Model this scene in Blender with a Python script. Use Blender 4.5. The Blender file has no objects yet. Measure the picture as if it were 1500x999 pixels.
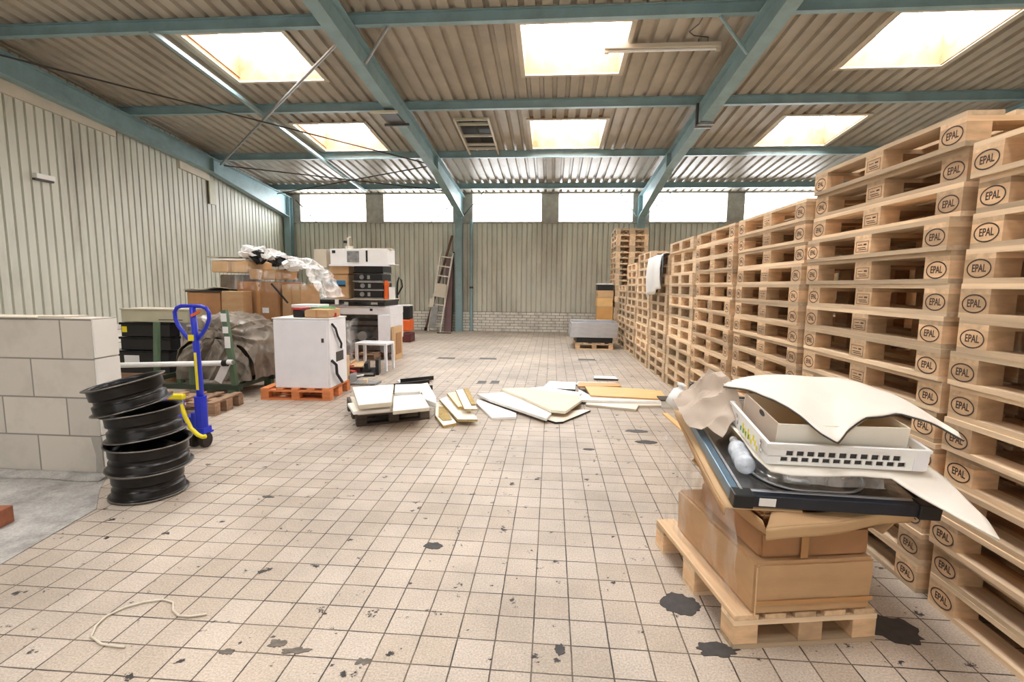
import bpy, bmesh, math, random
from math import sin, cos, pi, radians as R
from mathutils import Vector, Matrix, noise
random.seed(7)
C = bpy.context.scene.collection
SC = bpy.context.scene

# ------------------------------------------------------------------ camera
F_PX, PITCH, YAW, ROLL, EYE = 722.74, .1128, .0788, .0103, 1.414
cam_data = bpy.data.cameras.new('camera'); cam = bpy.data.objects.new('camera', cam_data); C.objects.link(cam)
cam_data.sensor_width = 36.0; cam_data.lens = F_PX / 1500 * 36.0; cam_data.clip_start = .05
fw = Vector((-sin(YAW) * cos(PITCH), cos(YAW) * cos(PITCH), -sin(PITCH)))
r0 = Vector((cos(YAW), sin(YAW), 0)); u0 = r0.cross(fw)
rt = r0 * cos(ROLL) + u0 * sin(ROLL); up = u0 * cos(ROLL) - r0 * sin(ROLL)
cm = Matrix((rt, up, -fw)).transposed().to_4x4(); cm.translation = (0, 0, EYE)
cam.matrix_world = cm
SC.camera = cam

# ------------------------------------------------------------------ light and exposure
SC.view_settings.view_transform = 'Standard'; SC.view_settings.look = 'None'
SC.view_settings.gamma = 1; SC.view_settings.use_curve_mapping = False
SC.view_settings.exposure = 0.81
SKY_PANE, WINDOW_PANE, FILL_PANE = 13.0, 9.0, 1.1
w = bpy.data.worlds.new('overcast'); SC.world = w; w.use_nodes = True
w.node_tree.nodes['Background'].inputs[0].default_value = (.92, .96, 1, 1)
w.node_tree.nodes['Background'].inputs[1].default_value = 1.0
SC.cycles.max_bounces = 10; SC.cycles.diffuse_bounces = 7; SC.cycles.transparent_max_bounces = 12
SC.cycles.caustics_reflective = False; SC.cycles.caustics_refractive = False
SC.cycles.sample_clamp_indirect = 8

# ------------------------------------------------------------------ materials
def lin(c):
    return tuple(((v / 255) / 12.92 if v / 255 <= .04045 else ((v / 255 + .055) / 1.055) ** 2.4) for v in c) + (1,)

def mat(name, col, rough=.6, metal=0., var=.12, scale=6., stretch=(1, 1, 1), bump=0., rnd=0., dirt=None, dirt_amt=.5, dirt_scale=3.,
        spec=.5, alpha=None, speck=0., coord='Object'):
    m = bpy.data.materials.new(name); m.use_nodes = True
    nt = m.node_tree; N = nt.nodes; L = nt.links; b = N['Principled BSDF']
    b.inputs['Roughness'].default_value = rough; b.inputs['Metallic'].default_value = metal
    b.inputs['Specular IOR Level'].default_value = spec
    tc = N.new('ShaderNodeTexCoord'); mp = N.new('ShaderNodeMapping'); L.new(tc.outputs[coord], mp.inputs['Vector'])
    mp.inputs['Scale'].default_value = stretch
    oi = N.new('ShaderNodeObjectInfo')
    if rnd:
        mu = N.new('ShaderNodeMath'); mu.operation = 'MULTIPLY'; mu.inputs[1].default_value = 37
        L.new(oi.outputs['Random'], mu.inputs[0]); L.new(mu.outputs[0], mp.inputs['Location'])
    no = N.new('ShaderNodeTexNoise'); no.inputs['Scale'].default_value = scale; no.inputs['Detail'].default_value = 5
    L.new(mp.outputs[0], no.inputs['Vector'])
    c = lin(col)
    mr = N.new('ShaderNodeMapRange'); mr.inputs[1].default_value = .3; mr.inputs[2].default_value = .7
    mr.inputs[3].default_value = 1 - var; mr.inputs[4].default_value = 1 + var; L.new(no.outputs['Fac'], mr.inputs[0])
    val = mr.outputs[0]
    if rnd:
        r2 = N.new('ShaderNodeMapRange'); r2.inputs[3].default_value = 1 - rnd; r2.inputs[4].default_value = 1 + rnd * .45
        L.new(oi.outputs['Random'], r2.inputs[0])
        mm = N.new('ShaderNodeMath'); mm.operation = 'MULTIPLY'; L.new(val, mm.inputs[0]); L.new(r2.outputs[0], mm.inputs[1]); val = mm.outputs[0]
    if speck:
        n3 = N.new('ShaderNodeTexNoise'); n3.inputs['Scale'].default_value = 90; L.new(tc.outputs[coord], n3.inputs['Vector'])
        m3 = N.new('ShaderNodeMapRange'); m3.inputs[1].default_value = .35; m3.inputs[2].default_value = .65
        m3.inputs[3].default_value = 1 - speck; m3.inputs[4].default_value = 1 + speck; L.new(n3.outputs['Fac'], m3.inputs[0])
        mm = N.new('ShaderNodeMath'); mm.operation = 'MULTIPLY'; L.new(val, mm.inputs[0]); L.new(m3.outputs[0], mm.inputs[1]); val = mm.outputs[0]
    sc = N.new('ShaderNodeVectorMath'); sc.operation = 'SCALE'; sc.inputs[0].default_value = c[:3]; L.new(val, sc.inputs['Scale'])
    out = sc.outputs[0]
    if dirt:
        n2 = N.new('ShaderNodeTexNoise'); n2.inputs['Scale'].default_value = dirt_scale; n2.inputs['Detail'].default_value = 8
        n2.inputs['Roughness'].default_value = .65; L.new(mp.outputs[0], n2.inputs['Vector'])
        d = N.new('ShaderNodeMapRange'); d.inputs[1].default_value = .48; d.inputs[2].default_value = .75; d.inputs[4].default_value = dirt_amt
        L.new(n2.outputs['Fac'], d.inputs[0])
        mx = N.new('ShaderNodeMix'); mx.data_type = 'RGBA'; L.new(d.outputs[0], mx.inputs[0]); L.new(out, mx.inputs[6])
        mx.inputs[7].default_value = lin(dirt); out = mx.outputs[2]
    L.new(out, b.inputs['Base Color'])
    if bump:
        bp = N.new('ShaderNodeBump'); bp.inputs['Strength'].default_value = bump; bp.inputs['Distance'].default_value = .01
        L.new(no.outputs['Fac'], bp.inputs['Height']); L.new(bp.outputs[0], b.inputs['Normal'])
    if alpha is not None: b.inputs['Alpha'].default_value = alpha
    return m

def emis(name, col, s):
    m = bpy.data.materials.new(name); m.use_nodes = True; nt = m.node_tree
    nt.nodes.remove(nt.nodes['Principled BSDF']); e = nt.nodes.new('ShaderNodeEmission')
    e.inputs[0].default_value = col; e.inputs[1].default_value = s
    nt.links.new(e.outputs[0], nt.nodes['Material Output'].inputs[0]); return m

def film(name, tint=(1, 1, 1), gloss=.25, lo=.05, hi=.45, scale=9., stretch=(1, 1, .25)):
    """clear stretch film: mostly see-through with glossy creases and milky folds"""
    m = bpy.data.materials.new(name); m.use_nodes = True; nt = m.node_tree; N = nt.nodes; L = nt.links
    b = N['Principled BSDF']; b.inputs['Base Color'].default_value = tint + (1,); b.inputs['Roughness'].default_value = .18
    tc = N.new('ShaderNodeTexCoord'); mp = N.new('ShaderNodeMapping'); mp.inputs['Scale'].default_value = stretch
    mp.inputs['Rotation'].default_value = (0, .5, .4)
    L.new(tc.outputs['Object'], mp.inputs[0]); no = N.new('ShaderNodeTexNoise'); no.inputs['Scale'].default_value = scale; no.inputs['Detail'].default_value = 6
    L.new(mp.outputs[0], no.inputs[0]); mr = N.new('ShaderNodeMapRange'); mr.inputs[1].default_value = .45; mr.inputs[2].default_value = .7
    mr.inputs[3].default_value = lo; mr.inputs[4].default_value = hi; L.new(no.outputs['Fac'], mr.inputs[0]); L.new(mr.outputs[0], b.inputs['Alpha'])
    bp = N.new('ShaderNodeBump'); bp.inputs['Strength'].default_value = .5; bp.inputs['Distance'].default_value = .02
    L.new(no.outputs['Fac'], bp.inputs['Height']); L.new(bp.outputs[0], b.inputs['Normal'])
    return m

def floor_material():
    m = bpy.data.materials.new('floor_tiles'); m.use_nodes = True; nt = m.node_tree; N = nt.nodes; L = nt.links; b = N['Principled BSDF']
    tc = N.new('ShaderNodeTexCoord'); mp = N.new('ShaderNodeMapping'); mp.inputs['Location'].default_value = (.0465, -1.6676 + 20 * .1509, 0)
    L.new(tc.outputs['Object'], mp.inputs[0])
    wob = N.new('ShaderNodeTexNoise'); wob.inputs['Scale'].default_value = 14; L.new(tc.outputs['Object'], wob.inputs[0])
    ws = N.new('ShaderNodeVectorMath'); ws.operation = 'MULTIPLY_ADD'; ws.inputs[1].default_value = (.004, .004, 0); L.new(wob.outputs['Color'], ws.inputs[0]); L.new(mp.outputs[0], ws.inputs[2])
    br = N.new('ShaderNodeTexBrick'); br.offset = 0; br.inputs['Scale'].default_value = 1; br.inputs['Brick Width'].default_value = .1509
    br.inputs['Row Height'].default_value = .1509; br.inputs['Mortar Size'].default_value = .0034; br.inputs['Mortar Smooth'].default_value = .3
    br.inputs['Bias'].default_value = 0
    br.inputs['Color1'].default_value = lin((181, 166, 149)); br.inputs['Color2'].default_value = lin((193, 180, 165)); br.inputs['Mortar'].default_value = lin((108, 94, 80))
    L.new(ws.outputs[0], br.inputs['Vector'])
    # speckle of the stoneware
    n1 = N.new('ShaderNodeTexNoise'); n1.inputs['Scale'].default_value = 130; n1.inputs['Detail'].default_value = 3; L.new(tc.outputs['Object'], n1.inputs[0])
    m1 = N.new('ShaderNodeMapRange'); m1.inputs[1].default_value = .33; m1.inputs[2].default_value = .66; m1.inputs[3].default_value = .78; m1.inputs[4].default_value = 1.15; L.new(n1.outputs['Fac'], m1.inputs[0])
    s1 = N.new('ShaderNodeVectorMath'); s1.operation = 'SCALE'; L.new(br.outputs['Color'], s1.inputs[0]); L.new(m1.outputs[0], s1.inputs['Scale'])
    # broad wear
    n2 = N.new('ShaderNodeTexNoise'); n2.inputs['Scale'].default_value = .9; n2.inputs['Detail'].default_value = 9; n2.inputs['Roughness'].default_value = .62; L.new(tc.outputs['Object'], n2.inputs[0])
    m2 = N.new('ShaderNodeMapRange'); m2.inputs[1].default_value = .35; m2.inputs[2].default_value = .7; m2.inputs[3].default_value = 1.13; m2.inputs[4].default_value = .68; L.new(n2.outputs['Fac'], m2.inputs[0])
    s2 = N.new('ShaderNodeVectorMath'); s2.operation = 'SCALE'; L.new(s1.outputs[0], s2.inputs[0]); L.new(m2.outputs[0], s2.inputs['Scale'])
    # dark dirt packed into some joints
    n3 = N.new('ShaderNodeTexNoise'); n3.inputs['Scale'].default_value = 3.2; n3.inputs['Detail'].default_value = 8; n3.inputs['Roughness'].default_value = .7; L.new(tc.outputs['Object'], n3.inputs[0])
    m3 = N.new('ShaderNodeMapRange'); m3.inputs[1].default_value = .44; m3.inputs[2].default_value = .58; L.new(n3.outputs['Fac'], m3.inputs[0])
    mu = N.new('ShaderNodeMath'); mu.operation = 'MULTIPLY'; L.new(br.outputs['Fac'], mu.inputs[0]); L.new(m3.outputs[0], mu.inputs[1])
    # chips and black specks
    n4 = N.new('ShaderNodeTexNoise'); n4.inputs['Scale'].default_value = 9; n4.inputs['Detail'].default_value = 7; n4.inputs['Roughness'].default_value = .68; L.new(tc.outputs['Object'], n4.inputs[0])
    m4 = N.new('ShaderNodeMapRange'); m4.inputs[1].default_value = .625; m4.inputs[2].default_value = .65; L.new(n4.outputs['Fac'], m4.inputs[0])
    mxv = N.new('ShaderNodeMath'); mxv.operation = 'MAXIMUM'; L.new(mu.outputs[0], mxv.inputs[0]); L.new(m4.outputs[0], mxv.inputs[1])
    mx = N.new('ShaderNodeMix'); mx.data_type = 'RGBA'; L.new(mxv.outputs[0], mx.inputs[0]); L.new(s2.outputs[0], mx.inputs[6]); mx.inputs[7].default_value = lin((48, 44, 40))
    L.new(mx.outputs[2], b.inputs['Base Color'])
    b.inputs['Roughness'].default_value = .5; b.inputs['Specular IOR Level'].default_value = .35
    bp = N.new('ShaderNodeBump'); bp.invert = True; bp.inputs['Strength'].default_value = .5; bp.inputs['Distance'].default_value = .004
    L.new(br.outputs['Fac'], bp.inputs['Height']); L.new(bp.outputs[0], b.inputs['Normal'])
    return m

def brick_material(name, c1, c2, mort, bw, rh, ms, coord_rot=(0, 0, 0), loc=(0, 0, 0), offset=.5, dirt=(110, 105, 98), damt=.5, bump=.6, rough=.8):
    m = bpy.data.materials.new(name); m.use_nodes = True; nt = m.node_tree; N = nt.nodes; L = nt.links; b = N['Principled BSDF']
    tc = N.new('ShaderNodeTexCoord'); mp = N.new('ShaderNodeMapping'); mp.inputs['Rotation'].default_value = coord_rot; mp.inputs['Location'].default_value = loc
    L.new(tc.outputs['Object'], mp.inputs[0])
    br = N.new('ShaderNodeTexBrick'); br.offset = offset; br.inputs['Scale'].default_value = 1; br.inputs['Brick Width'].default_value = bw; br.inputs['Row Height'].default_value = rh
    br.inputs['Mortar Size'].default_value = ms; br.inputs['Color1'].default_value = lin(c1); br.inputs['Color2'].default_value = lin(c2); br.inputs['Mortar'].default_value = lin(mort)
    L.new(mp.outputs[0], br.inputs['Vector'])
    n = N.new('ShaderNodeTexNoise'); n.inputs['Scale'].default_value = 3; n.inputs['Detail'].default_value = 9; n.inputs['Roughness'].default_value = .65; L.new(tc.outputs['Object'], n.inputs[0])
    d = N.new('ShaderNodeMapRange'); d.inputs[1].default_value = .48; d.inputs[2].default_value = .72; d.inputs[4].default_value = damt; L.new(n.outputs['Fac'], d.inputs[0])
    mx = N.new('ShaderNodeMix'); mx.data_type = 'RGBA'; L.new(d.outputs[0], mx.inputs[0]); L.new(br.outputs['Color'], mx.inputs[6]); mx.inputs[7].default_value = lin(dirt)
    L.new(mx.outputs[2], b.inputs['Base Color']); b.inputs['Roughness'].default_value = rough
    bp = N.new('ShaderNodeBump'); bp.invert = True; bp.inputs['Strength'].default_value = bump; bp.inputs['Distance'].default_value = .01
    L.new(br.outputs['Fac'], bp.inputs['Height']); L.new(bp.outputs[0], b.inputs['Normal'])
    return m

M = {}
M['floor'] = floor_material()
M['concrete'] = mat('rough_concrete', (164, 160, 154), .9, var=.2, scale=6, bump=.5, dirt=(74, 70, 66), dirt_amt=.8, dirt_scale=3.4, speck=.12)
M['pier'] = mat('window_pier', (165, 160, 150), .85, var=.15, scale=7, dirt=(110, 108, 100), dirt_amt=.5)
M['cladding'] = mat('beige_cladding', (208, 209, 196), .45, var=.06, scale=3, stretch=(1, 1, .3), dirt=(120, 108, 88), dirt_amt=.5, dirt_scale=1.3)
M['roof'] = mat('roof_sheet', (176, 168, 154), .4, var=.10, scale=2.5, dirt=(124, 112, 94), dirt_amt=.5, dirt_scale=1.1)
M['fascia'] = mat('pale_fascia', (205, 196, 178), .5, var=.05)
M['steel'] = mat('blue_steel', (140, 168, 173), .42, var=.10, scale=4, dirt=(112, 126, 124), dirt_amt=.6, dirt_scale=2.5)
M['galv'] = mat('grey_rod', (150, 152, 150), .4, .5, var=.15)
M['darkrod'] = mat('dark_rod', (70, 66, 62), .5, .3, var=.15)
M['frame_rust'] = mat('upstand_paint', (176, 132, 100), .7, var=.08, dirt=(140, 84, 40), dirt_amt=.8, dirt_scale=3.5)
M['sky_pane'] = emis('skylight_glow', (1, 1, 1, 1), SKY_PANE)
M['win_pane'] = emis('glass_brick_glow', (.96, .98, 1, 1), WINDOW_PANE)
M['fill_pane'] = emis('gate_fill_glow', (1, 1, 1, 1), FILL_PANE)
M['plinth'] = brick_material('white_brick', (238, 236, 228), (224, 221, 212), (138, 134, 126), .25, .085, .007, (R(90), 0, 0))
M['plinth_side'] = brick_material('white_brick_side', (238, 236, 228), (224, 221, 212), (138, 134, 126), .25, .085, .007, (R(90), 0, R(90)))
M['blocks'] = brick_material('pale_blocks', (206, 198, 186), (194, 187, 176), (140, 134, 126), .5, .28, .006, (R(90), 0, 0), loc=(.45, 1.42, 0), dirt=(160, 154, 146), damt=.45)
wood = dict(rough=.7, var=.18, rnd=.38, dirt=(160, 122, 88), dirt_amt=.35, spec=.3)
M['wood_x'] = mat('pallet_wood_lengthwise', (226, 200, 166), scale=7, stretch=(.35, 5, 5), dirt_scale=1.5, **wood)
M['wood_y'] = mat('pallet_wood_crosswise', (220, 188, 150), scale=7, stretch=(5, .35, 5), dirt_scale=1.5, **wood)
M['block'] = mat('pallet_block_wood', (224, 188, 148), scale=9, stretch=(1, 1, 3), dirt_scale=2.5, **wood)
M['old_x'] = mat('old_pallet_wood', (170, 136, 108), scale=7, stretch=(.35, 5, 5), dirt_scale=1.5, rough=.8, var=.2, rnd=.3, dirt=(90, 70, 56), dirt_amt=.6)
M['dark_wood'] = mat('dark_pallet_wood', (92, 80, 70), scale=7, stretch=(.35, 5, 5), rough=.85, var=.2, rnd=.3)
M['red_wood'] = mat('orange_pallet_wood', (222, 138, 84), scale=7, stretch=(.5, 5, 5), rough=.75, var=.15, rnd=.2)
M['ink'] = mat('stamp_ink', (74, 56, 46), .8, var=.35, scale=60)
M['black'] = mat('black_plastic', (22, 22, 23), .4, var=.2)
M['black_m'] = mat('black_metal', (30, 29, 29), .28, .6, var=.3, scale=10, dirt=(70, 64, 58), dirt_amt=.4, dirt_scale=6)
M['rubber'] = mat('rubber', (40, 30, 27), .8)
M['white'] = mat('white_enamel', (236, 236, 240), .3, var=.03)
M['white_p'] = mat('white_plastic', (238, 238, 236), .4, var=.03)
M['offwhite'] = mat('white_board', (238, 232, 218), .45, var=.04, scale=3, dirt=(205, 190, 160), dirt_amt=.35, dirt_scale=2.5)
M['cream'] = mat('cream_board', (232, 216, 184), .5, var=.06, scale=3)
M['edge'] = mat('chipboard_edge', (176, 150, 92), .8, var=.25, scale=40)
M['ply'] = mat('plywood', (230, 190, 128), .55, var=.08, scale=4, stretch=(1, 6, 1))
M['ply_d'] = mat('plywood_dark', (214, 164, 100), .55, var=.1, scale=4, stretch=(1, 6, 1))
M['card'] = mat('cardboard', (192, 156, 116), .75, var=.08, scale=4, stretch=(1, 1, 3), spec=.25, dirt=(168, 122, 80), dirt_amt=.4)
M['card_l'] = mat('cardboard_pale', (208, 174, 132), .75, var=.07, scale=4, spec=.25)
M['card_d'] = mat('cardboard_brown', (172, 128, 90), .75, var=.1, scale=4, spec=.25, dirt=(120, 84, 56), dirt_amt=.4)
M['tape'] = mat('parcel_tape', (186, 140, 92), .25, var=.05)
M['paper'] = mat('beige_paper', (238, 231, 219), .7, var=.04, scale=3, spec=.2)
M['paper_b'] = mat('grey_paper', (196, 180, 164), .7, var=.07, scale=5, spec=.2)
M['steel_in'] = mat('stainless', (150, 148, 146), .22, .85, var=.12, scale=4)
M['alu'] = mat('aluminium', (198, 200, 204), .35, .75, var=.08)
M['bluegrey'] = mat('blue_grey_profile', (104, 132, 152), .3, .4, var=.1)
M['navy'] = mat('dark_navy_profile', (38, 42, 52), .3, .2, var=.2)
M['blue'] = mat('blue_paint', (34, 52, 196), .35, var=.08, dirt=(24, 30, 110), dirt_amt=.4)
M['yellow'] = mat('yellow_paint', (236, 218, 30), .4, var=.06)
M['orange'] = mat('orange_paint', (226, 102, 40), .45, var=.08)
M['red'] = mat('red_plastic', (184, 42, 44), .45, var=.08)
M['green'] = mat('green_paint', (92, 116, 90), .5, var=.12, dirt=(60, 66, 52), dirt_amt=.5)
M['greenb'] = mat('bright_green', (66, 150, 78), .5, var=.08)
M['panelbeige'] = mat('beige_metal', (190, 186, 160), .45, var=.05)
M['tarp'] = mat('grey_tarp', (132, 122, 110), .3, var=.35, scale=7, bump=.6)
M['worn'] = mat('worn_rim_edge', (120, 114, 106), .35, .7, var=.3, scale=14)
M['lit_block'] = mat('lit_end_block', (232, 230, 224), .85, var=.05, scale=6, dirt=(196, 190, 182), dirt_amt=.4)  # light on the wall's end face put into a whiter block colour
M['dark_green'] = mat('dark_green_paint', (58, 70, 56), .5, var=.2)
M['film'] = film('clear_film')
M['film_m'] = film('milky_film', (.95, .94, .93), lo=.35, hi=.95, scale=6, stretch=(1, 1, .5))
M['film_g'] = film('film_hint', lo=.02, hi=.30, scale=12, stretch=(1, 1, .2))
M['clearplastic'] = film('bottle_plastic', (.86, .92, 1.0), lo=.45, hi=.8, scale=20, stretch=(1, 1, 1))
M['worn_patch'] = mat('worn_patch', (104, 96, 86), .7, var=.3, scale=30, bump=.3)
M['oil'] = mat('oil_patch', (58, 54, 52), .6, var=.25, scale=25, bump=.3)
M['blueband'] = mat('blue_print', (52, 120, 158), .5, var=.1)
M['greymach'] = mat('grey_machine', (150, 150, 150), .4, .4, var=.3, scale=12, dirt=(60, 60, 60), dirt_amt=.6, dirt_scale=9)
M['darkmach'] = mat('dark_machine', (66, 64, 64), .4, .4, var=.4, scale=14)
M['ladder_g'] = mat('ladder_alu', (222, 218, 208), .4, .1, var=.15)
M['ladder_r'] = mat('brown_wood', (110, 76, 62), .7, var=.15)
M['purple'] = mat('dull_brown_board', (120, 96, 96), .7, var=.12)

# ------------------------------------------------------------------ mesh helpers
class MB:
    """collects shapes into one mesh"""
    def __init__(s): s.bm = bmesh.new()
    def box(s, x0, x1, y0, y1, z0, z1, mtx=None):
        vs = [s.bm.verts.new((x, y, z)) for z in (z0, z1) for y in (y0, y1) for x in (x0, x1)]
        if mtx: [setattr(v, 'co', mtx @ v.co) for v in vs]
        for f in ((0, 2, 3, 1), (4, 5, 7, 6), (0, 1, 5, 4), (2, 6, 7, 3), (0, 4, 6, 2), (1, 3, 7, 5)): s.bm.faces.new([vs[i] for i in f])
        return s
    def beam(s, p0, p1, wd, ht, upv=(0, 0, 1)):
        p0 = Vector(p0); p1 = Vector(p1); d = (p1 - p0); L = d.length; d.normalize(); u = Vector(upv)
        x = d.cross(u)
        if x.length < 1e-4: x = d.cross(Vector((0, 1, 0)))
        x.normalize(); u = x.cross(d)
        m = Matrix((x, d, u)).transposed().to_4x4(); m.translation = p0
        return s.box(-wd / 2, wd / 2, 0, L, -ht / 2, ht / 2, m)
    def prism(s, pts, ext):
        a = [s.bm.verts.new(p) for p in pts]; b = [s.bm.verts.new(Vector(p) + Vector(ext)) for p in pts]; n = len(a)
        s.bm.faces.new(a[::-1]); s.bm.faces.new(b)
        for i in range(n): s.bm.faces.new((a[i], a[(i + 1) % n], b[(i + 1) % n], b[i]))
        return s
    def tube(s, pts, r, seg=10, closed=False, cap=True):
        pts = [Vector(p) for p in pts]; n = len(pts); rings = []
        rr = r if isinstance(r, (list, tuple)) else [r] * n
        prev = None
        for i, p in enumerate(pts):
            if closed: t = (pts[(i + 1) % n] - pts[i - 1])
            else: t = pts[min(i + 1, n - 1)] - pts[max(i - 1, 0)]
            t.normalize()
            if prev is None: a = t.orthogonal().normalized()
            else:
                a = prev - t * prev.dot(t)
                a = a.normalized() if a.length > 1e-5 else t.orthogonal().normalized()
            prev = a; b = t.cross(a)
            rings.append([s.bm.verts.new(p + (a * cos(2 * pi * k / seg) + b * sin(2 * pi * k / seg)) * rr[i]) for k in range(seg)])
        m = n if closed else n - 1
        for i in range(m):
            q = rings[i]; w_ = rings[(i + 1) % n]
            for k in range(seg): s.bm.faces.new((q[k], q[(k + 1) % seg], w_[(k + 1) % seg], w_[k]))
        if cap and not closed:
            s.bm.faces.new(rings[0][::-1]); s.bm.faces.new(rings[-1])
        return s
    def cyl(s, p0, p1, r, seg=16, r1=None): return s.tube([p0, p1], [r, r if r1 is None else r1], seg)
    def lathe(s, prof, seg=40, mtx=None, closed=False):
        rings = []
        for r, z in prof:
            rings.append([s.bm.verts.new((r * cos(2 * pi * k / seg), r * sin(2 * pi * k / seg), z)) for k in range(seg)])
        if mtx: [setattr(v, 'co', mtx @ v.co) for q in rings for v in q]
        n = len(prof)
        for i in range(n if closed else n - 1):
            q = rings[i]; w_ = rings[(i + 1) % n]
            for k in range(seg): s.bm.faces.new((q[k], q[(k + 1) % seg], w_[(k + 1) % seg], w_[k]))
        return s
    def grid(s, fn, nu, nv):
        g = [[s.bm.verts.new(fn(i / nu, j / nv)) for i in range(nu + 1)] for j in range(nv + 1)]
        for j in range(nv):
            for i in range(nu): s.bm.faces.new((g[j][i], g[j][i + 1], g[j + 1][i + 1], g[j + 1][i]))
        return s
    def build(s, name, m, parent=None, smooth=False, solid=0, bevel=0, mtx=None):
        bmesh.ops.recalc_face_normals(s.bm, faces=s.bm.faces[:])
        me = bpy.data.meshes.new(name); s.bm.to_mesh(me); s.bm.free(); me.materials.append(m)
        if smooth:
            for p in me.polygons: p.use_smooth = True
        o = bpy.data.objects.new(name, me); C.objects.link(o)
        if parent: o.parent = parent
        if mtx is not None: o.matrix_local = mtx
        if solid:
            q = o.modifiers.new('thickness', 'SOLIDIFY'); q.thickness = solid; q.offset = 0
        if bevel:
            q = o.modifiers.new('bevel', 'BEVEL'); q.width = bevel; q.segments = 2; q.limit_method = 'ANGLE'
        return o

def tag(o, label=None, cat=None, group=None, kind=None):
    if label: o['label'] = label
    if cat: o['category'] = cat
    if group: o['group'] = group
    if kind: o['kind'] = kind
    return o

def thing(name, loc, label, cat, rz=0, group=None, mtx=None):
    o = bpy.data.objects.new(name, None); C.objects.link(o); o.empty_display_size = .1
    o.location = loc; o.rotation_euler = (0, 0, rz)
    if mtx is not None: o.matrix_world = mtx
    return tag(o, label, cat, group)

def copy_tree(o, parent=None):
    c = o.copy(); C.objects.link(c); c.parent = parent
    for ch in list(o.children): copy_tree(ch, c)
    return c

def bx(name, m, x0, x1, y0, y1, z0, z1, parent=None, bevel=0, mtx=None):
    return MB().box(x0, x1, y0, y1, z0, z1).build(name, m, parent, bevel=bevel, mtx=mtx)

# ------------------------------------------------------------------ the setting
def S(o): o['kind'] = 'structure'; return o
XL, XR, YB, YF = -8.25, 8.3, 15.05, -7.0
def ZT(y): return 4.675 - .09 * (y - 7.64)      # top of the rafters
def ZS(y): return ZT(y) + .155                  # underside of the roof sheet

S(MB().box(XL - .3, XR + .3, YF, YB + .3, -.2, 0).build('floor', M['floor']))
# rough concrete strip around the block wall, flush with the tiles
strip = MB().prism([(-8.2, 1.2, .001), (-2.62, 1.2, .001), (-2.70, 2.0, .001), (-2.80, 2.72, .001), (-3.05, 3.0, .001), (-3.35, 3.45, .001), (-3.6, 4.4, .001), (-3.75, 5.2, .001), (-8.2, 5.3, .001)], (0, 0, .004))
S(strip.build('floor_concrete', M['concrete']))

# roof sheet: trapezoid ribs running down the slope, open where the skylights sit
SKX = [-4.55, .25, 5.03]; SKY = [(-2.2, -.85), (.85, 2.2), (3.95, 5.3), (7.0, 8.32), (10.02, 11.5)]; SKW = .74
def roof_sheet():
    bm = bmesh.new(); pitch = .22; xs = []; x = XL - .3
    while x < XR + .3:
        xs += [(x, 0), (x + .135, 0), (x + .15, .05), (x + .205, .05)]; x += pitch
    ys = sorted([YF, YB + .4] + [v for p in SKY for v in p])
    cols = [[bm.verts.new((px, y, ZS(y) + pz)) for px, pz in xs] for y in ys]
    for j in range(len(ys) - 1):
        ym = (ys[j] + ys[j + 1]) / 2
        for i in range(len(xs) - 1):
            xm = (xs[i][0] + xs[i + 1][0]) / 2
            if any(a < ym < b for a, b in SKY) and any(abs(xm - c) < SKW for c in SKX): continue
            bm.faces.new((cols[j][i], cols[j][i + 1], cols[j + 1][i + 1], cols[j + 1][i]))
    mb = MB(); mb.bm.free(); mb.bm = bm
    return S(mb.build('ceiling', M['roof']))
roof_sheet()
n = 7
rowname = {0: 'row behind the camera', 1: 'row overhead', 2: 'row overhead, nearer the end wall', 3: 'nearer row in view', 4: 'farther row in view'}
for j, (a, b) in enumerate(SKY):
    for i, cx in enumerate(SKX):
        za, zb = ZS(a), ZS(b); H = .42; hw = SKW
        root = S(thing('window_%d' % n, (cx, (a + b) / 2, ZS((a + b) / 2)), None, None)); n += 1
        inv = Matrix.Translation((-cx, -(a + b) / 2, -ZS((a + b) / 2)))
        up_ = MB()
        for sx in (-1, 1):
            up_.prism([(cx + sx * hw, a, za - .02), (cx + sx * hw, b, zb - .02), (cx + sx * (hw - .03), b - .03, zb + H), (cx + sx * (hw - .03), a + .03, za + H)], (sx * .03, 0, 0))
        for y, z, sg in ((a, za, 1), (b, zb, -1)):
            up_.prism([(cx - hw, y, z - .02), (cx + hw, y, z - .02), (cx + hw - .03, y + sg * .03, z + H), (cx - hw + .03, y + sg * .03, z + H)], (0, -sg * .03, 0))
        S(up_.build('upstand', M['frame_rust'], root, mtx=inv))
        fl = MB()
        for sx in (-1, 1): fl.beam((cx + sx * (hw + .03), a - .06, za - .012 + .0054), (cx + sx * (hw + .03), b + .06, zb - .012 - .0054), .07, .02)
        for y, z in ((a - .03, za), (b + .03, zb)): fl.beam((cx - hw - .06, y, z - .012), (cx + hw + .06, y, z - .012), .07, .02)
        S(fl.build('frame', M['fascia'], root, mtx=inv))
        S(MB().prism([(cx - hw, a, za + H), (cx + hw, a, za + H), (cx + hw, b, zb + H), (cx - hw, b, zb + H)], (0, 0, .02)).build('pane', M['sky_pane'], root, mtx=inv))

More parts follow.
